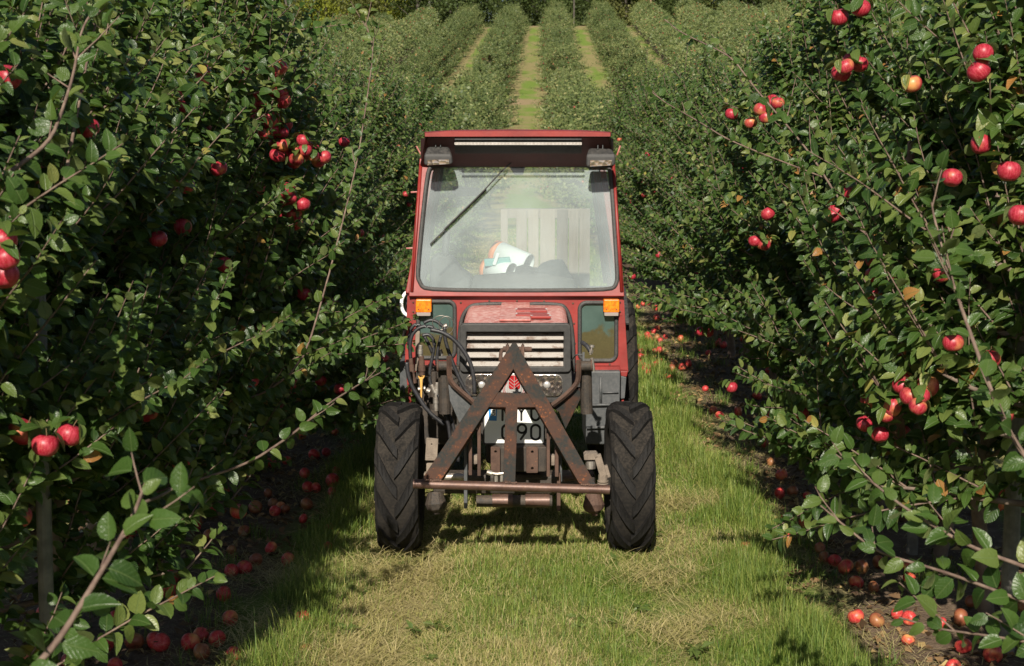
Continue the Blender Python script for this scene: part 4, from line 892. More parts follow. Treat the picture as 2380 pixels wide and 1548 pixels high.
for (x0, x1, y0, y1) in ((1150, 1430, 212, 236), (1150, 1450, 256, 276), (1285, 1465, 276, 290)):
    A = Acc(); prism(A, [onh(x0, y1, .004), onh(x1, y1, .004), onh(x1-8, y0, .004), onh(x0+8, y0, .004)], (0, 0, .014)); part('hood_catch', A, M_RED, hood, bevel=.003)
    A = Acc()
    for xx in (x0+6, x1-6): disc_cap(A, onh(xx, (y0+y1)/2, .018), .008, (0, 0, 1))
    part('catch_screw', A, M_SILV, hood)
# grille
gy = FY-.012
def zg(L, Y=gy): return [Z2(x, y, Y) for x, y in L]
gf = P_('grille', plate([zg(rrect(655, 318, 1636, 735, 30)), zg([(698, 372), (1590, 372), (1588, 705), (690, 705)])], zg([(1145, 500)])[0], X_, Zv, .04, .006), M_BLACK)
A = Acc(); prism(A, zg([(680, 360), (1605, 360), (1605, 715), (680, 715)], gy+.07), (0, .01, 0)); part('grille_back', A, M_CHASSIS, gf)
MS_ = NM('perforated_slat'); tc = MS_.n('NewGeometry').outputs['Position']; vr = MS_.n('TexVoronoi'); vr.inputs['Scale'].default_value = 170; MS_.l(tc, vr.inputs['Vector']); vr.inputs['Randomness'].default_value = .25
n1 = MS_.noise(14, 5, .7, tc); dk = MS_.math('LESS_THAN', vr.outputs['Distance'], .3); cc = MS_.mix(MS_.step(n1, .5, .68), (.42, .39, .36), (.2, .14, .11)); M_SLAT = MS_.done(MS_.bsdf(MS_.mix(MS_.math('MULTIPLY', dk, .75), cc, (.08, .07, .06)), .5))
for (y0, y1) in ((398, 452), (474, 528), (558, 612), (640, 692)):
    A = Acc(); a, b = Z2(696, y1+2, gy-.006), Z2(1588, y1+2, gy-.006); c_, d = Z2(1588, y0, gy+.05), Z2(696, y0, gy+.05)
    prism(A, [a, b, c_, d], (0, .004, -.004)); part('grille_slat', A, M_SLAT, gf)
# lamp panel with headlights and badge
ly = FY+.015
holeL = rrect(705, 770, 962, 955, [12, 60, 60, 12]); holeR = rrect(1312, 775, 1566, 962, [60, 12, 12, 60])
lp = P_('lamp_panel', plate([[Z2(x, y, ly) for x, y in [(652, 722), (1640, 722), (1650, 900), (1600, 1010), (680, 1010), (640, 900)]]], Z2(1145, 850, ly), X_, Zv, .05, .005), M_BLACK)
for hl in (holeL, holeR):
    me = plate([[Z2(x, y, ly-.034) for x, y in hl]], Z2(1145, 850, ly-.034), X_, Zv, .006, .004); hd = P_('headlight', me, M_LENS)
    A = Acc(); loop(A, dense([list(Z2(x, y, ly-.036)) for x, y in hl]), .005, 6); part('bezel', A, M_SILV if hl is holeR else M_STEEL, hd, smooth=True)
    cx_ = sum(x for x, _ in hl)/len(hl); A = Acc(); disc_cap(A, Z2(cx_, 862, ly-.04), .02, (0, -1, 0), h=.35); part('bulb_cap', A, M_SILV, hd, smooth=True)
by = ly-.03
A = Acc()
ov = [Z2(1135+118*math.cos(t), 900+110*math.sin(t), by) for t in np.linspace(0, 2*math.pi, 40, endpoint=False)]
emb = P_('emblem', plate([ov], Z2(1135, 900, by), X_, Zv, .006, .002), M_SILV)
for rr_ in (100, 86): A = Acc(); loop(A, [Z2(1135+rr_*math.cos(t), 900+rr_*.94*math.sin(t), by-.005) for t in np.linspace(0, 2*math.pi, 40, endpoint=False)], .0016, 6); part('emblem_ring', A, M_BADGE, emb)
bd = part('badge', plate([[Z2(x, y, by-.012) for x, y in rrect(1078, 762, 1196, 948, 22)]], Z2(1137, 850, by-.012), X_, Zv, .01, .002), M_SILV, emb)
part('badge_field', plate([[Z2(x, y, by-.019) for x, y in rrect(1088, 780, 1187, 900, 18)]], Z2(1137, 850, by-.019), X_, Zv, .004, .001), M_BADGE, emb)
A = Acc(); bar(A, Z2(1136, 785, by-.023), Z2(1136, 906, by-.023), .0022, .003)
for yy in (812, 842, 872):
    for s_ in (-1, 1): bar(A, Z2(1136, yy+26, by-.023), Z2(1136+46*s_, yy-12, by-.023), .002, .003)
part('wheat_ear', A, M_SILV, emb)
part('badge_lettering', text('FIATAGRI', .0085, Z2(1137, 924, by-.0185), X_, Zv, .0006), M_INK, emb)
# number plate
ny = 8.05
npl = P_('number_plate', plate([[Z2(x, y, ny+.005) for x, y in rrect(858, 1000, 1412, 1398, 12)]], Z2(1135, 1200, ny+.005), X_, Zv, .008, .002), M_BLACK)
part('plate_face', plate([[Z2(x, y, ny-.004) for x, y in rrect(870, 1010, 1400, 1386, 12)]], Z2(1135, 1200, ny-.004), X_, Zv, .004, .0008), M_WHITE, npl)
def stroke(P, wd=20, Y=ny-.0078):
    A = Acc(); pts = [np.array(Z2(x, y, Y)) for x, y in P]; r_ = wd*640/2380*K/3640*8.3/2
    for a, b in zip(pts[:-1], pts[1:]): bar(A, a, b, 2*r_, .0012); 
    for p in pts: cyl(A, p+[0, -.0007, 0], p+[0, .0005, 0], r_, k=12)
    return A
def arc(cx_, cy, rx, ry, a0, a1, n=14): return [(cx_+rx*math.cos(R(a)), cy+ry*math.sin(R(a))) for a in np.linspace(a0, a1, n)]
def zero(x0): return arc(x0+40, 1262, 40, 38, 180, 360)+arc(x0+40, 1318, 40, 38, 0, 180)+[(x0, 1262)]
glyphs = {'N': [[(1030, 1180), (1030, 1048), (1098, 1180), (1098, 1048)]], 'Y': [[(1160, 1046), (1200, 1110), (1240, 1046)], [(1200, 1110), (1200, 1180)]],
          'U': [[(1290, 1046), (1290, 1145)]+arc(1327, 1145, 37, 36, 180, 0)+[(1364, 1046)]], '0': [zero(1028)], '9': [arc(1205, 1258, 38, 38, 0, 360, 24)+[(1243, 1262), (1240, 1290), (1195, 1352)]], '0b': [zero(1288)]}
for gname, strokes in glyphs.items():
    A = Acc()
    for s_ in strokes:
        B = stroke(s_); 
        for V, in zip(B.V): pass
        off = A.n
        for V, At in zip(B.V, B.A): A.V.append(V); A.A.append(At)
        A.Q += [q+off for q in B.Q]; A.qm += B.qm; A.T += [t+off for t in B.T]; A.tm += B.tm; A.n += B.n
    part('plate_digit' if gname[0] in '09' else 'plate_letter', A, M_INK, npl)
part('validity_sticker', plate([[Z2(x, y, ny-.0075) for x, y in [(905, 1072), (982, 1072), (978, 1187), (908, 1185)]]], Z2(940, 1130, ny-.0075), X_, Zv, .001), M_BLUE, npl)
part('sticker_field', plate([[Z2(x, y, ny-.0085) for x, y in [(925, 1085), (970, 1085), (970, 1142), (925, 1142)]]], Z2(940, 1130, ny-.0085), X_, Zv, .001), M_WHITE, npl)
A = stroke([(933, 1094), (962, 1094), (946, 1110)]+arc(946, 1124, 16, 13, -60, 150), 6, ny-.0095); part('sticker_digit', A, M_INK, npl)
# ------------------------------------------------------------------ A-frame hitch
def onA(p, off=0):
    a = Z3(1150, 690, 7.50); b = Z2(1130, 510, 7.86); n_ = X_.cross(b-a).normalized(); o = Vector((0, 0, CAM_H)); d = p-o; return o+d*((a-o).dot(n_)/d.dot(n_))+n_*off
a_, b_ = Z3(1150, 690, 7.50), Z2(1130, 510, 7.86); nA = X_.cross(b_-a_).normalized(); vA = (b_-a_).normalized()
def Apart(name, pts, th, off=0): return P_(name, plate([[onA(p) for p in pts]], onA(pts[0]), X_, vA, th, .003), M_RUST)
q2 = lambda x, y: Z2(x, y, 7.7); q3 = lambda x, y: Z3(x, y, 7.6)
hitch = Apart('hitch_leg', [q2(1098, 545), q2(1120, 506), q2(1150, 506), q2(1172, 545), q2(1132, 728), q3(612, 672), q3(476, 656)], .045)
leg2 = Apart('hitch_leg', [q2(1172, 548), q3(1832, 722), q3(1702, 692), q2(1134, 730)], .043)
Apart('hitch_crossbar', [q2(986, 946), q2(1262, 962), q2(1392, 1078), q2(876, 1066)], .038)
Apart('hitch_post', [q3(1113, 88), q3(1197, 90), q3(1190, 680), q3(1103, 676)], .034)
A = Acc(); cyl(A, Z3(388, 681, 7.47), Z3(1918, 727, 7.47), .0225, k=28); cyl(A, Z3(387, 681, 7.47), Z3(386, 681, 7.47), .0225, .019, k=28); P_('hitch_tube', A, M_TUBE, smooth=False, bevel=.002)
A = Acc()
for (x, y, l_) in ((480, 672, 60), (1700, 706, 60), (1110, 688, 40)):
    for k in range(9): disc_cap(A, np.array(Z3(x+k*l_/4, y-16+prg.uniform(-4, 4), 7.455)), .006, (0, -.6, .8), h=.6)
P_('weld_beads', A, M_RUST2)
A = Acc()
for x0, x1 in ((1058, 1090), (1198, 1228)): prism(A, [Z2(x0, 650, 7.82), Z2(x0, 520, 7.86), Z2((x0+x1)/2, 500, 7.87), Z2(x1, 520, 7.86), Z2(x1, 650, 7.82)], (0, .06, 0))
P_('hitch_clevis', A, M_RUST2, bevel=.003)
A = Acc(); cyl(A, Z2(1035, 540, 7.9), Z2(1292, 545, 7.9), .014); hose(A, [Z2(1040, 542, 7.9), Z2(1015, 560, 7.88), Z2(1012, 650, 7.86)], .010, 8); P_('hitch_pin', A, M_RUST2, smooth=False)
# vertical link plates
for (x0, x1, y0, y1, Y, mt) in ((783, 810, 355, 875, 7.75, M_GREY), (820, 846, 330, 615, 7.7, M_RUST2), (888, 914, 190, 620, 7.68, M_RUST2), (1428, 1453, 290, 627, 7.68, M_RUST2), (1493, 1520, 370, 627, 7.7, M_RUST2), (1508, 1536, 600, 892, 7.75, M_RUST2), (1530, 1548, 420, 665, 7.8, M_GREY)):
    A = Acc(); prism(A, [Z3(x0, y0, Y), Z3(x1, y0, Y), Z3(x1, y1, Y), Z3(x0, y1, Y)], (0, .09, 0)); P_('link_plate', A, mt, bevel=.002)
A = Acc(); prism(A, [Z3(848, 462, 7.78), Z3(888, 462, 7.78), Z3(888, 528, 7.78), Z3(848, 532, 7.78)], (0, .05, 0)); P_('link_spacer', A, M_DUSTIRON, bevel=.003); A = Acc(); prism(A, [Z3(1453, 462, 7.78), Z3(1492, 462, 7.78), Z3(1490, 540, 7.78), Z3(1453, 538, 7.78)], (0, .05, 0)); P_('link_spacer', A, M_DUSTIRON, bevel=.003)
A = Acc(); cyl(A, Z3(880, 815, 7.78), Z3(1470, 815, 7.78), .030, k=24); rl = P_('roller_tube', A, M_CHASSIS)
for x0, x1 in ((1005, 1165), (1262, 1450)): A = Acc(); cyl(A, Z3(x0, 812, 7.78), Z3(x1, 812, 7.78), .0345, k=24); part('collar', A, M_TUBE, rl, bevel=.002)
# front casting and bolted plates
A = Acc(); prism(A, [Z3(1000, 395, 7.98), Z3(1435, 395, 7.98), Z3(1425, 590, 7.98), Z3(1010, 590, 7.98)], (0, .15, 0)); P_('front_weight', A, M_CHASSIS, bevel=.01)
c3 = lambda x, y, r, Y: [Z3(x+r*math.cos(t), y+r*math.sin(t), Y) for t in np.linspace(0, 2*math.pi, 14, endpoint=False)]
P_('bolt_plate', plate([[Z3(x, y, 7.96) for x, y in rrect(1272, 395, 1357, 590, 6)], c3(1316, 430, 14, 7.96), c3(1316, 558, 14, 7.96)], Z3(1316, 490, 7.96), X_, Zv, .02, .002), M_RUST2)
P_('bolt_plate', plate([[Z3(x, y, 7.96) for x, y in rrect(995, 395, 1062, 590, 6)], c3(1030, 428, 13, 7.96)], Z3(1030, 490, 7.96), X_, Zv, .02, .002), M_RUST2)
A = Acc(); cyl(A, Z3(600, 627, 7.93), Z3(786, 627, 7.93), .0195, k=18); P_('tie_rod', A, M_STEEL)
A = Acc(); cyl(A, Z3(1560, 640, 7.95), Z3(1700, 630, 7.95), .016, k=14); P_('tie_rod', A, M_RUST2)
A = Acc(); cyl(A, Z3(962, 588, 7.72), Z3(1000, 600, 7.72), .014, k=12); hose(A, [Z3(985, 592, 7.72), Z3(1030, 606, 7.72), Z3(1095, 598, 7.72)], .008, 8); cyl(A, Z3(1034, 605, 7.73), Z3(1034, 662, 7.73), .011, k=12); cyl(A, Z3(1078, 605, 7.73), Z3(1078, 662, 7.73), .010, k=12); P_('hose_fitting', A, M_STEEL)
# axle, chassis, engine block
A = Acc(); box(A, (.01, 8.15, .34), (.86, .12, .11)); P_('front_axle', A, M_CHASSIS, bevel=.02)
A = Acc(); box(A, (.01, 8.85, .66), (.42, .66, .36)); box(A, (.01, 9.8, .62), (.40, 1.2, .30)); box(A, (.01, 8.42, .50), (.30, .5, .14)); P_('chassis', A, M_CHASSIS, bevel=.02)
A = Acc(); box(A, (.01, 10.0, .58), (1.0, .2, .2)); P_('rear_axle', A, M_CHASSIS, bevel=.03)
for (pts, r_) in ((((720, 770), (760, 770), (740, 830)), 0),): pass
for s_, ox, y0 in ((1, 1790, 850), (-1, 560, 840)):
    A = Acc(); c0 = Z3(ox, y0-90, 8.02); c1 = Z3(ox+5, y0, 8.0); c2 = Z3(ox+12, y0+58, 8.0)
    V, Q = tube_np(np.array([c0, c1, (c1+c2)/2, c2]), np.array([.04, .058, .05, .024]), 16); A.add(V, Q, [(48, 48+i, 48+i+1) for i in range(1, 15)]); cyl(A, c2, c2-Vector((0, 0, .012)), .017, k=10)
    P_('steering_knuckle', A, M_RUST2 if s_ > 0 else M_CHASSIS, bevel=.01)
A = Acc(); prism(A, [Z3(1718, 460, 7.98), Z3(1735, 447, 7.98), Z3(1820, 445, 7.98), Z3(1838, 470, 7.98), Z3(1810, 495, 7.98), Z3(1720, 497, 7.98)], (0, .08, 0)); bar(A, Z3(1822, 455, 8.0), Z3(1870, 620, 8.0), .038, .04); bar(A, Z3(1880, 540, 8.02), Z3(1905, 630, 8.02), .03, .04)
sa = P_('steering_arm', A, M_DUSTIRON, bevel=.004)
A = Acc(); cyl(A, Z3(1770, 500, 8.02), Z3(1770, 560, 8.02), .027, k=16); cyl(A, Z3(1750, 447, 8.02), Z3(1750, 425, 8.02), .010, k=6); part('ball_joint', A, M_STEEL, sa)
A = Acc(); cyl(A, Z3(1866, 610, 8.0), Z3(1866, 655, 8.0), .024, k=18); cyl(A, Z3(1866, 655, 8.0), Z3(1866, 664, 8.0), .029, k=18); cyl(A, Z3(1866, 672, 8.0), Z3(1866, 680, 8.0), .029, k=18); part('king_pin', A, M_DUSTIRON, sa)
P_('mounting_bracket', plate([[Z3(x, y, 8.02) for x, y in [(495, 325), (580, 332), (572, 490), (484, 492)]], c3(533, 371, 9, 8.02)], Z3(530, 400, 8.02), X_, Zv, .012, .002), M_DUSTIRON)
A = Acc(); prism(A, [Z3(484, 475, 8.0), Z3(600, 468, 8.0), Z3(600, 500, 8.0), Z3(484, 500, 8.0)], (0, .1, 0)); prism(A, [Z3(490, 530, 8.03), Z3(500, 515, 8.03), Z3(560, 515, 8.03), Z3(560, 620, 8.03), Z3(490, 625, 8.03)], (0, .05, 0)); prism(A, [Z3(470, 600, 8.0), Z3(500, 600, 8.0), Z3(500, 650, 8.0), Z3(470, 650, 8.0)], (0, .05, 0)); P_('axle_bracket', A, M_DUSTIRON, bevel=.004)
# loader brackets either side of the nose
for name, poly in (('l', [(548, 868), (600, 905), (700, 990), (775, 1040), (700, 1110), (652, 1215), (560, 1000)]), ('r', [(1722, 895), (1600, 985), (1465, 1058), (1540, 1100), (1598, 1250), (1728, 985)])):
    P_('side_bracket', plate([[Z2(x, y, 8.15) for x, y in poly]], Z2(poly[0][0], 900, 8.15), X_, Zv, .02, .002), M_GREY if name == 'l' else M_RUST)
for name, pth in (('l', [(548, 605), (550, 700), (551, 815), (590, 868), (700, 960), (778, 1030)]), ('r', [(1716, 640), (1716, 740), (1714, 825), (1680, 880), (1580, 975), (1478, 1048)])):
    A = Acc(); hose(A, [Z2(x, y, 8.10) for x, y in pth], .0135, 4, sm=3); P_('bent_bar', A, M_RUST2)
for xs_, xe in ((455, 548), (1735, 1822)):
    A = Acc(); cyl(A, Z2(xs_, 692, 8.13), Z2(xe, 692, 8.13), .026, k=20); pv = P_('pivot_joint', A, M_CHASSIS, bevel=.003)
    A = Acc(); cyl(A, Z2(xs_-16, 690, 8.13), Z2(xs_, 690, 8.13), .033, k=20); cyl(A, Z2(xe, 688, 8.13), Z2(xe+14, 688, 8.13), .03, k=20); part('washer', A, M_RUST2, pv)
    xm = (xs_+xe)/2; A = Acc(); cyl(A, Z2(xm, 700, 8.2), Z2(xm+10, 1120, 8.2), .032, k=16); P_('lift_cylinder', A, M_CHASSIS)
A = Acc(); hose(A, [Z2(1745, 480, 8.25), Z2(1790, 510, 8.22), Z2(1822, 560, 8.2)], .012, 8); P_('cylinder_hose', A, M_HOSE, smooth=True)
A = Acc(); cyl(A, Z2(1838, 505, 8.17), Z2(1836, 525, 8.17), .013, k=12); cyl(A, Z2(1836, 525, 8.17), Z2(1822, 590, 8.17), .007, k=10); cyl(A, Z2(1832, 550, 8.17), Z2(1826, 578, 8.17), .0115, k=6); cyl(A, Z2(1835, 620, 8.17), Z2(1850, 740, 8.17), .010, k=10); P_('grease_fitting', A, M_STEEL)
A = Acc(); prism(A, [Z2(1750, 570, 8.14), Z2(1770, 570, 8.14), Z2(1768, 650, 8.14), Z2(1752, 650, 8.14)], (0, .01, 0)); hose(A, [Z2(1750, 590, 8.14), Z2(1690, 590, 8.16), Z2(1655, 640, 8.3)], .004, 6); P_('cable_clip', A, M_GREY)
# hydraulic hoses
for pts, Y, r_ in (([(190, 830), (178, 650), (205, 500), (290, 410), (400, 380), (500, 410)], 8.45, .0105), ([(455, 435), (600, 460), (750, 545), (860, 660), (950, 790), (1010, 930), (1040, 1100), (1045, 1290)], 8.2, .0115),
                   ([(140, 870), (150, 1010), (205, 1190), (300, 1340), (380, 1470), (480, 1580), (640, 1700)], 8.3, .0115), ([(345, 515), (430, 490), (495, 560), (512, 660), (480, 810), (450, 950), (440, 1080), (470, 1200), (535, 1300)], 8.32, .0095),
                   ([(365, 345), (450, 300), (540, 320), (620, 390)], 8.5, .0095), ([(645, 395), (650, 560), (690, 700), (760, 890), (830, 1060), (910, 1220), (1000, 1330)], 8.4, .0105), ([(165, 640), (175, 480), (215, 390), (260, 362), (320, 375)], 8.52, .010),
                   ([(375, 520), (440, 640), (482, 745)], 8.42, .0095), ([(600, 510), (570, 620), (545, 760), (540, 900)], 8.35, .009), ([(560, 1300), (620, 1500), (700, 1700), (720, 1900)], 8.25, .010), ([(700, 1560), (760, 1700), (800, 1950), (830, 2200)], 8.3, .010)):
    A = Acc(); hose(A, [Z4(x, y, Y) for x, y in pts], r_, 10); P_('hydraulic_hose', A, M_HOSE, smooth=True)
def coupler(segs, Y, mt):
    A = Acc()
    for (x0, y0, x1, y1, r_) in segs: cyl(A, Z4(x0, y0, Y), Z4(x1, y1, Y), r_, k=14)
    P_('hose_coupling', A, mt, bevel=.0015)
coupler([(325, 640, 322, 700, .012), (322, 700, 320, 760, .015), (320, 760, 325, 790, .012)], 8.4, M_STEEL)
coupler([(335, 785, 338, 850, .014), (338, 850, 340, 920, .017), (340, 920, 343, 990, .020), (343, 990, 343, 1045, .015)], 8.4, M_RUST2)
coupler([(192, 820, 200, 905, .012), (200, 905, 208, 955, .015), (208, 955, 212, 1010, .016)], 8.43, M_RUST2)
coupler([(215, 1010, 225, 1080, .013), (225, 1080, 238, 1150, .0165)], 8.43, M_RUST2)
coupler([(545, 1140, 540, 1230, .012), (540, 1230, 535, 1340, .013), (530, 1340, 530, 1420, .016), (530, 1420, 532, 1520, .013)], 8.3, M_STEEL)
coupler([(590, 1180, 590, 1300, .010)], 8.32, M_RUST2); coupler([(605, 1390, 605, 1490, .015)], 8.32, M_RUST2)
coupler([(290, 1230, 390, 1215, .012)], 8.42, M_STEEL); coupler([(400, 1240, 450, 1260, .016)], 8.42, M_STEEL); coupler([(580, 700, 600, 780, .013)], 8.42, M_STEEL)
coupler([(470, 1170, 520, 1280, .013)], 8.3, M_STEEL)
coupler([(300, 1100, 300, 1450, .02), (420, 1060, 420, 1400, .022), (500, 1000, 500, 1500, .02)], 8.55, M_CHASSIS)
A = Acc(); prism(A, [Z4(288, 1050, 8.36), Z4(300, 1085, 8.36), Z4(318, 1100, 8.36), Z4(350, 1100, 8.36), Z4(368, 1080, 8.36), Z4(382, 1048, 8.36), Z4(360, 1068, 8.36), Z4(315, 1070, 8.36)], (0, .004, 0)); prism(A, [Z4(312, 1095, 8.36), Z4(350, 1095, 8.36), Z4(340, 1385, 8.36), Z4(326, 1370, 8.36)], (0, .004, 0)); P_('yellow_lever', A, M_YEL, bevel=.001)
for cx_, cy, rx, ry in ((600, 340, 118, 95), (670, 375, 100, 120)):
    A = Acc(); loop(A, [Z4(cx_+rx*math.cos(t), cy+ry*math.sin(t), 8.38+.02*math.sin(t)) for t in np.linspace(0, 2*math.pi, 36, endpoint=False)], .0022, 6); P_('wire_ring', A, M_STEEL, smooth=True)
A = Acc(); hose(A, [Z4(640, 470, 8.42), Z4(635, 390, 8.42), Z4(680, 375, 8.42)], .013, 8); P_('bent_handle', A, M_STEEL, smooth=True)
# fender and side sheets
def sheet(name, poly, Y, d, mt, bev=.003): A = Acc(); prism(A, [Z2(x, y, Y) for x, y in poly], (0, d, 0)); return P_(name, A, mt, bevel=bev)
sheet('side_box', [(1780, 742), (2092, 742), (2086, 1060), (2070, 1400), (1780, 1400)], 9.0, .5, M_GREY, .006)
A = Acc()
hose(A, [Z2(1915, 790, 8.99), Z2(1915, 1040, 8.99)], .008, 6, sm=0); P_('sheet_rib', A, M_GREY, smooth=True); A = Acc(); hose(A, [Z2(1930, 935, 8.99), Z2(2075, 932, 8.99)], .004, 6, sm=0); P_('sheet_rib', A, M_GREY, smooth=True); A = Acc(); hose(A, [Z2(1800, 1045, 8.985), Z2(2084, 1040, 8.985)], .009, 6, sm=0); P_('sheet_rib', A, M_GREY, smooth=True); A = Acc(); hose(A, [Z2(1790, 1250, 8.985), Z2(2075, 1242, 8.985)], .009, 6, sm=0); P_('sheet_rib', A, M_GREY, smooth=True)
sheet('sheet_edge', [(1856, 700), (2090, 700), (2092, 740), (1856, 740)], 9.06, .06, M_RED)
sheet('sill_strip', [(2092, 740), (2160, 742), (2150, 790), (2098, 782)], 9.05, .2, M_RED); sheet('sill_strip', [(2098, 785), (2146, 795), (2130, 985), (2096, 990)], 9.03, .2, M_GREY); sheet('sill_strip', [(2102, 990), (2125, 990), (2118, 1062), (2102, 1060)], 9.05, .2, M_RED)
sheet('side_box', [(105, 650), (195, 650), (200, 1060), (105, 1060)], 9.12, .5, M_GREY, .006); sheet('sill_strip', [(150, 640), (200, 640), (215, 1000), (190, 1050)], 9.08, .04, M_RED)
sheet('side_box', [(250, 700), (640, 700), (640, 1400), (250, 1400)], 9.05, .4, M_CHASSIS, .006)
sheet('warning_strip', [(245, 380), (285, 380), (272, 740), (244, 740)], 8.72, .01, M_DUSTIRON)
A = Acc(); hose(A, [Z2(195, 12, 9.3), Z2(150, 40, 9.3), Z2(122, 95, 9.3), Z2(120, 160, 9.3), Z2(140, 215, 9.3), Z2(178, 240, 9.3)], .011, 8); P_('grab_handle', A, M_LINER, smooth=True)
for (p, q) in (((185, 625), (240, 622)), ((148, 1082), (205, 1080)), ((230, 248), (268, 318)), ((1893, 245), (1866, 322))):
    A = Acc(); hose(A, [Z1(*p, 9.3), Z1(*q, 9.3)], .005, 6, sm=0); P_('door_hinge', A, M_HOOD)
# rear fenders
for s_, cx_ in ((-1, -.54), (1, .60)):
    A = Acc(); ring = [(.615*math.cos(t), .615*math.sin(t)) for t in np.linspace(R(25), R(135), 14)]
    V = [(cx_+dx, 10.0+b*a, .57+b*c) for (a, c) in ring for b in (1.0, 1.02) for dx in (-.12, .12)]
    Q = []
    for i in range(13): o = i*4; Q += [(o, o+1, o+5, o+4), (o+2, o+6, o+7, o+3), (o, o+4, o+6, o+2), (o+1, o+3, o+7, o+5)]
    A.add(V, Q); P_('fender', A, M_BLACK)

# ------------------------------------------------------------------ wheels
def tyre(cx_, cy, Rr, wd, nlug, side, seed, hgt, par):
    rg = np.random.default_rng(seed); A = Acc(); k = 96; hw = wd/2
    prof = [(-hw*.62, Rr*.56), (-hw*.93, Rr*.66), (-hw*1.0, Rr*.80), (-hw*.97, Rr*.90), (-hw*.84, Rr*.955), (-hw*.5, Rr*.972), (0, Rr*.978), (hw*.5, Rr*.972), (hw*.84, Rr*.955), (hw*.97, Rr*.90), (hw*1.0, Rr*.80), (hw*.93, Rr*.66), (hw*.62, Rr*.56)]
    V = [(cx_+x, cy+r_*math.cos(t), Rr-.01+r_*math.sin(t)) for x, r_ in prof for t in np.arange(k)/k*2*math.pi]
    Q = [(i*k+j, i*k+(j+1) % k, (i+1)*k+(j+1) % k, (i+1)*k+j) for i in range(len(prof)-1) for j in range(k)]
    A.add(V, Q, None, 1)
    def sp_(x, r_, t): return (cx_+x, cy+r_*math.cos(t), Rr-.01+r_*math.sin(t))
    for s_ in (-1, 1):
        for q in range(nlug):
            t0 = (q+(.5 if s_ > 0 else 0))/nlug*2*math.pi; wl = .46*2*math.pi/nlug; pts = []
            for f in np.linspace(0, 1, 6):
                x = s_*hw*(-.06+1.04*f); tt = t0-(f**1.2)*1.0*2*math.pi/nlug
                rb = Rr*(.978-.075*max(0, f-.72)/.28*1.0) if f > .72 else Rr*.975; rt = rb+hgt*(1-.3*f)*rg.uniform(.8, 1)
                w2 = wl*(.8+.5*f)
                pts.append((sp_(x, rb-.012, tt-w2/2), sp_(x, rb-.012, tt+w2/2), sp_(x, rt, tt+w2*.36), sp_(x, rt, tt-w2*.36)))
            V = [p for r4 in pts for p in r4]; Q = []
            for i in range(5): o = i*4; Q += [(o+a, o+(a+1) % 4, o+4+(a+1) % 4, o+4+a) for a in (0, 1, 2, 3)]
            Q += [(0, 3, 2, 1), (20, 21, 22, 23)]; A.add(V, Q)
    w_ = P_('wheel', A, [M_RUBBER, M_TYREDUST], par); 
    A = Acc(); V = []; prof2 = [(-hw*.66, Rr*.60), (-hw*.66, Rr*.55), (-hw*.3, Rr*.50), (-hw*.1*side, Rr*.45), (-hw*.1*side-.001, Rr*.12), (hw*.1*side, Rr*.02)]
    prof2 = [(-hw*.7, Rr*.60), (-hw*.68, Rr*.54), (-hw*.3, Rr*.51), (hw*.3, Rr*.51), (hw*.68, Rr*.54), (hw*.7, Rr*.60)]
    kk = 40; V = [(cx_+x, cy+r_*math.cos(t), Rr-.01+r_*math.sin(t)) for x, r_ in prof2 for t in np.arange(kk)/kk*2*math.pi]
    A.add(V, [(i*kk+j, i*kk+(j+1) % kk, (i+1)*kk+(j+1) % kk, (i+1)*kk+j) for i in range(5) for j in range(kk)]); cyl(A, (cx_-.01, cy, Rr-.01), (cx_+.01, cy, Rr-.01), Rr*.51, k=40); cyl(A, (cx_-.05, cy, Rr-.01), (cx_+.05, cy, Rr-.01), Rr*.16, k=20)
    part('rim', A, M_DUSTIRON, w_)
tyre(at(926, 1100, 7.95).x, 8.12, .385, .225, 12, -1, 1, .026, None)
tyre(at(1467, 1100, 7.95).x, 8.12, .387, .228, 12, 1, 2, .026, None)
tyre(-.545, 10.02, .57, .28, 18, -1, 3, .022, None); tyre(.640, 10.02, .57, .28, 18, 1, 4, .022, None)
A = Acc()
for x in (-.10, .55):
    box(A, (x-.02, 11.5, .42), (.07, 1.7, .05))
box(A, (.08, 10.75, .6), (1.1, .06, .5)); P_('rear_fork', A, M_RUST2, bevel=.004)

# ------------------------------------------------------------------ things carried by the tractor
def thing1(name, A, mats, lab, cat, group=None, bevel=0, smooth=False):
    o = link(name, A.mesh(name, mats if isinstance(mats, list) else [mats], smooth)); tag(o, lab, cat, group)
    if bevel: b = o.modifiers.new('bevel', 'BEVEL'); b.width = bevel; b.segments = 2; b.limit_method = 'ANGLE'
    return o
pal = empty('wooden_pallet', (.3, 12.0, .45)); PO[pal.name] = Vector((.3, 12.0, .45))
tag(pal, 'weathered grey wooden pallet standing upright behind the cab, seen through the windscreen', 'pallet')
PYY = 12.0
bp = [(918, 975), (1045, 1130), (1142, 1226), (1240, 1360), (1376, 1465), (1474, 1553), (1558, 1645)]
zt_ = Z1(1300, 762, PYY).z
for (x0, x1) in bp:
    a = Z1(x0, 900, PYY).x; b = Z1(x1, 900, PYY).x; top = zt_-prg.uniform(0, .006); A = Acc(); box(A, ((a+b)/2, PYY, (top+.47)/2), (b-a, .02, top-.47)); part('plank', A, M_WOOD, pal, bevel=.002)
xa, xb_ = Z1(918, 900, PYY).x, Z1(1645, 900, PYY).x
for zz in (zt_-.035, 1.03, .52): A = Acc(); box(A, ((xa+xb_)/2, PYY+.06, zz), (xb_-xa, .098, .07 if zz > 1 else .09)); part('stringer', A, M_WOOD, pal, bevel=.002)
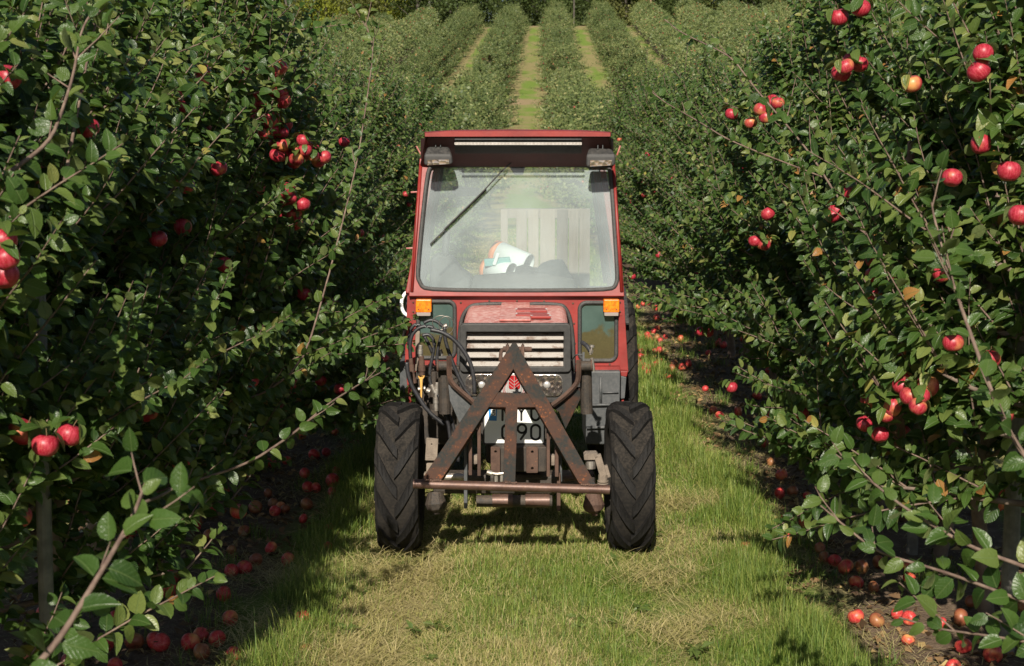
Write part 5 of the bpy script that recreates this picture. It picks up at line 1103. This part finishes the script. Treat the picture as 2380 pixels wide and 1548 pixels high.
def roll(px, py, qx, qy, r0, r1, Y, lab):
    A = Acc(); p = np.array(Z1(px, py, Y)); q = np.array(Z1(qx, qy, Y-.12)); k = 24
    V, Q = tube_np(np.array([p, p*.85+q*.15, p*.15+q*.85, q]), np.array([r0, r0*.98, r1*1.02, r1]), k); A.add(V, Q[:k], None, 1); A.add(V, Q[k:], None, 0)
    o = thing1('plastic_roll', A, [M_LINER, M_ORANGE], lab, 'roll', smooth=True); o.modifiers.new('s', 'SOLIDIFY').thickness = .004; return o
roll(870, 1115, 1145, 1215, .080, .068, 9.78, 'white tube with orange rim lying behind the windscreen, the upper one')
roll(800, 1255, 1010, 1290, .073, .068, 9.70, 'white tube with orange rim lying behind the windscreen, below the other and nearer the glass')
A = Acc(); box(A, Z1(890, 1190, 9.62), (.16, .06, .045), Matrix.Rotation(R(-5), 3, 'Y')); box(A, Z1(880, 1170, 9.58), (.022, .01, .08), Matrix.Rotation(R(20), 3, 'Y'), 1)
thing1('strap_bundle', A, [M_TEAL, M_LINER], 'blue-green strap bundle lying on the white tubes in the cab', 'strap', bevel=.01)
rg = np.random.default_rng(8); A = Acc(); outl_ = [(770, 1310), (900, 1290), (1030, 1280), (1040, 1240), (1110, 1222), (1180, 1235), (1225, 1250), (1255, 1205), (1330, 1185), (1420, 1168), (1440, 1200), (1475, 1270), (1510, 1315), (1500, 1420), (800, 1420)]
top_ = [np.array(Z1(x, y, 9.56+.03*math.sin(x*.02))) for x, y in outl_]; cc = np.mean(top_, 0); rings = []
for f, dy in ((1, 0), (.93, -.05), (.7, -.09), (.35, -.11)): rings.append([cc+(p-cc)*f+np.array([0, dy+rg.normal(0, .008), rg.normal(0, .006)]) for p in top_])
m_ = len(top_); V = np.array(rings).reshape(-1, 3); Q = [(i*m_+j, (i+1)*m_+j, (i+1)*m_+(j+1) % m_, i*m_+(j+1) % m_) for i in range(3) for j in range(m_)]; V = np.vstack([V, cc+[0, -.11, 0], cc+[0, .1, 0]])
n0 = 4*m_; A.add(V, Q, [(3*m_+j, n0, 3*m_+(j+1) % m_) for j in range(m_)]+[(j, (j+1) % m_, n0+1) for j in range(m_)])
o = thing1('black_jacket', A, [M_COAT], 'crumpled black jacket heaped on the dashboard behind the windscreen', 'jacket', smooth=True)
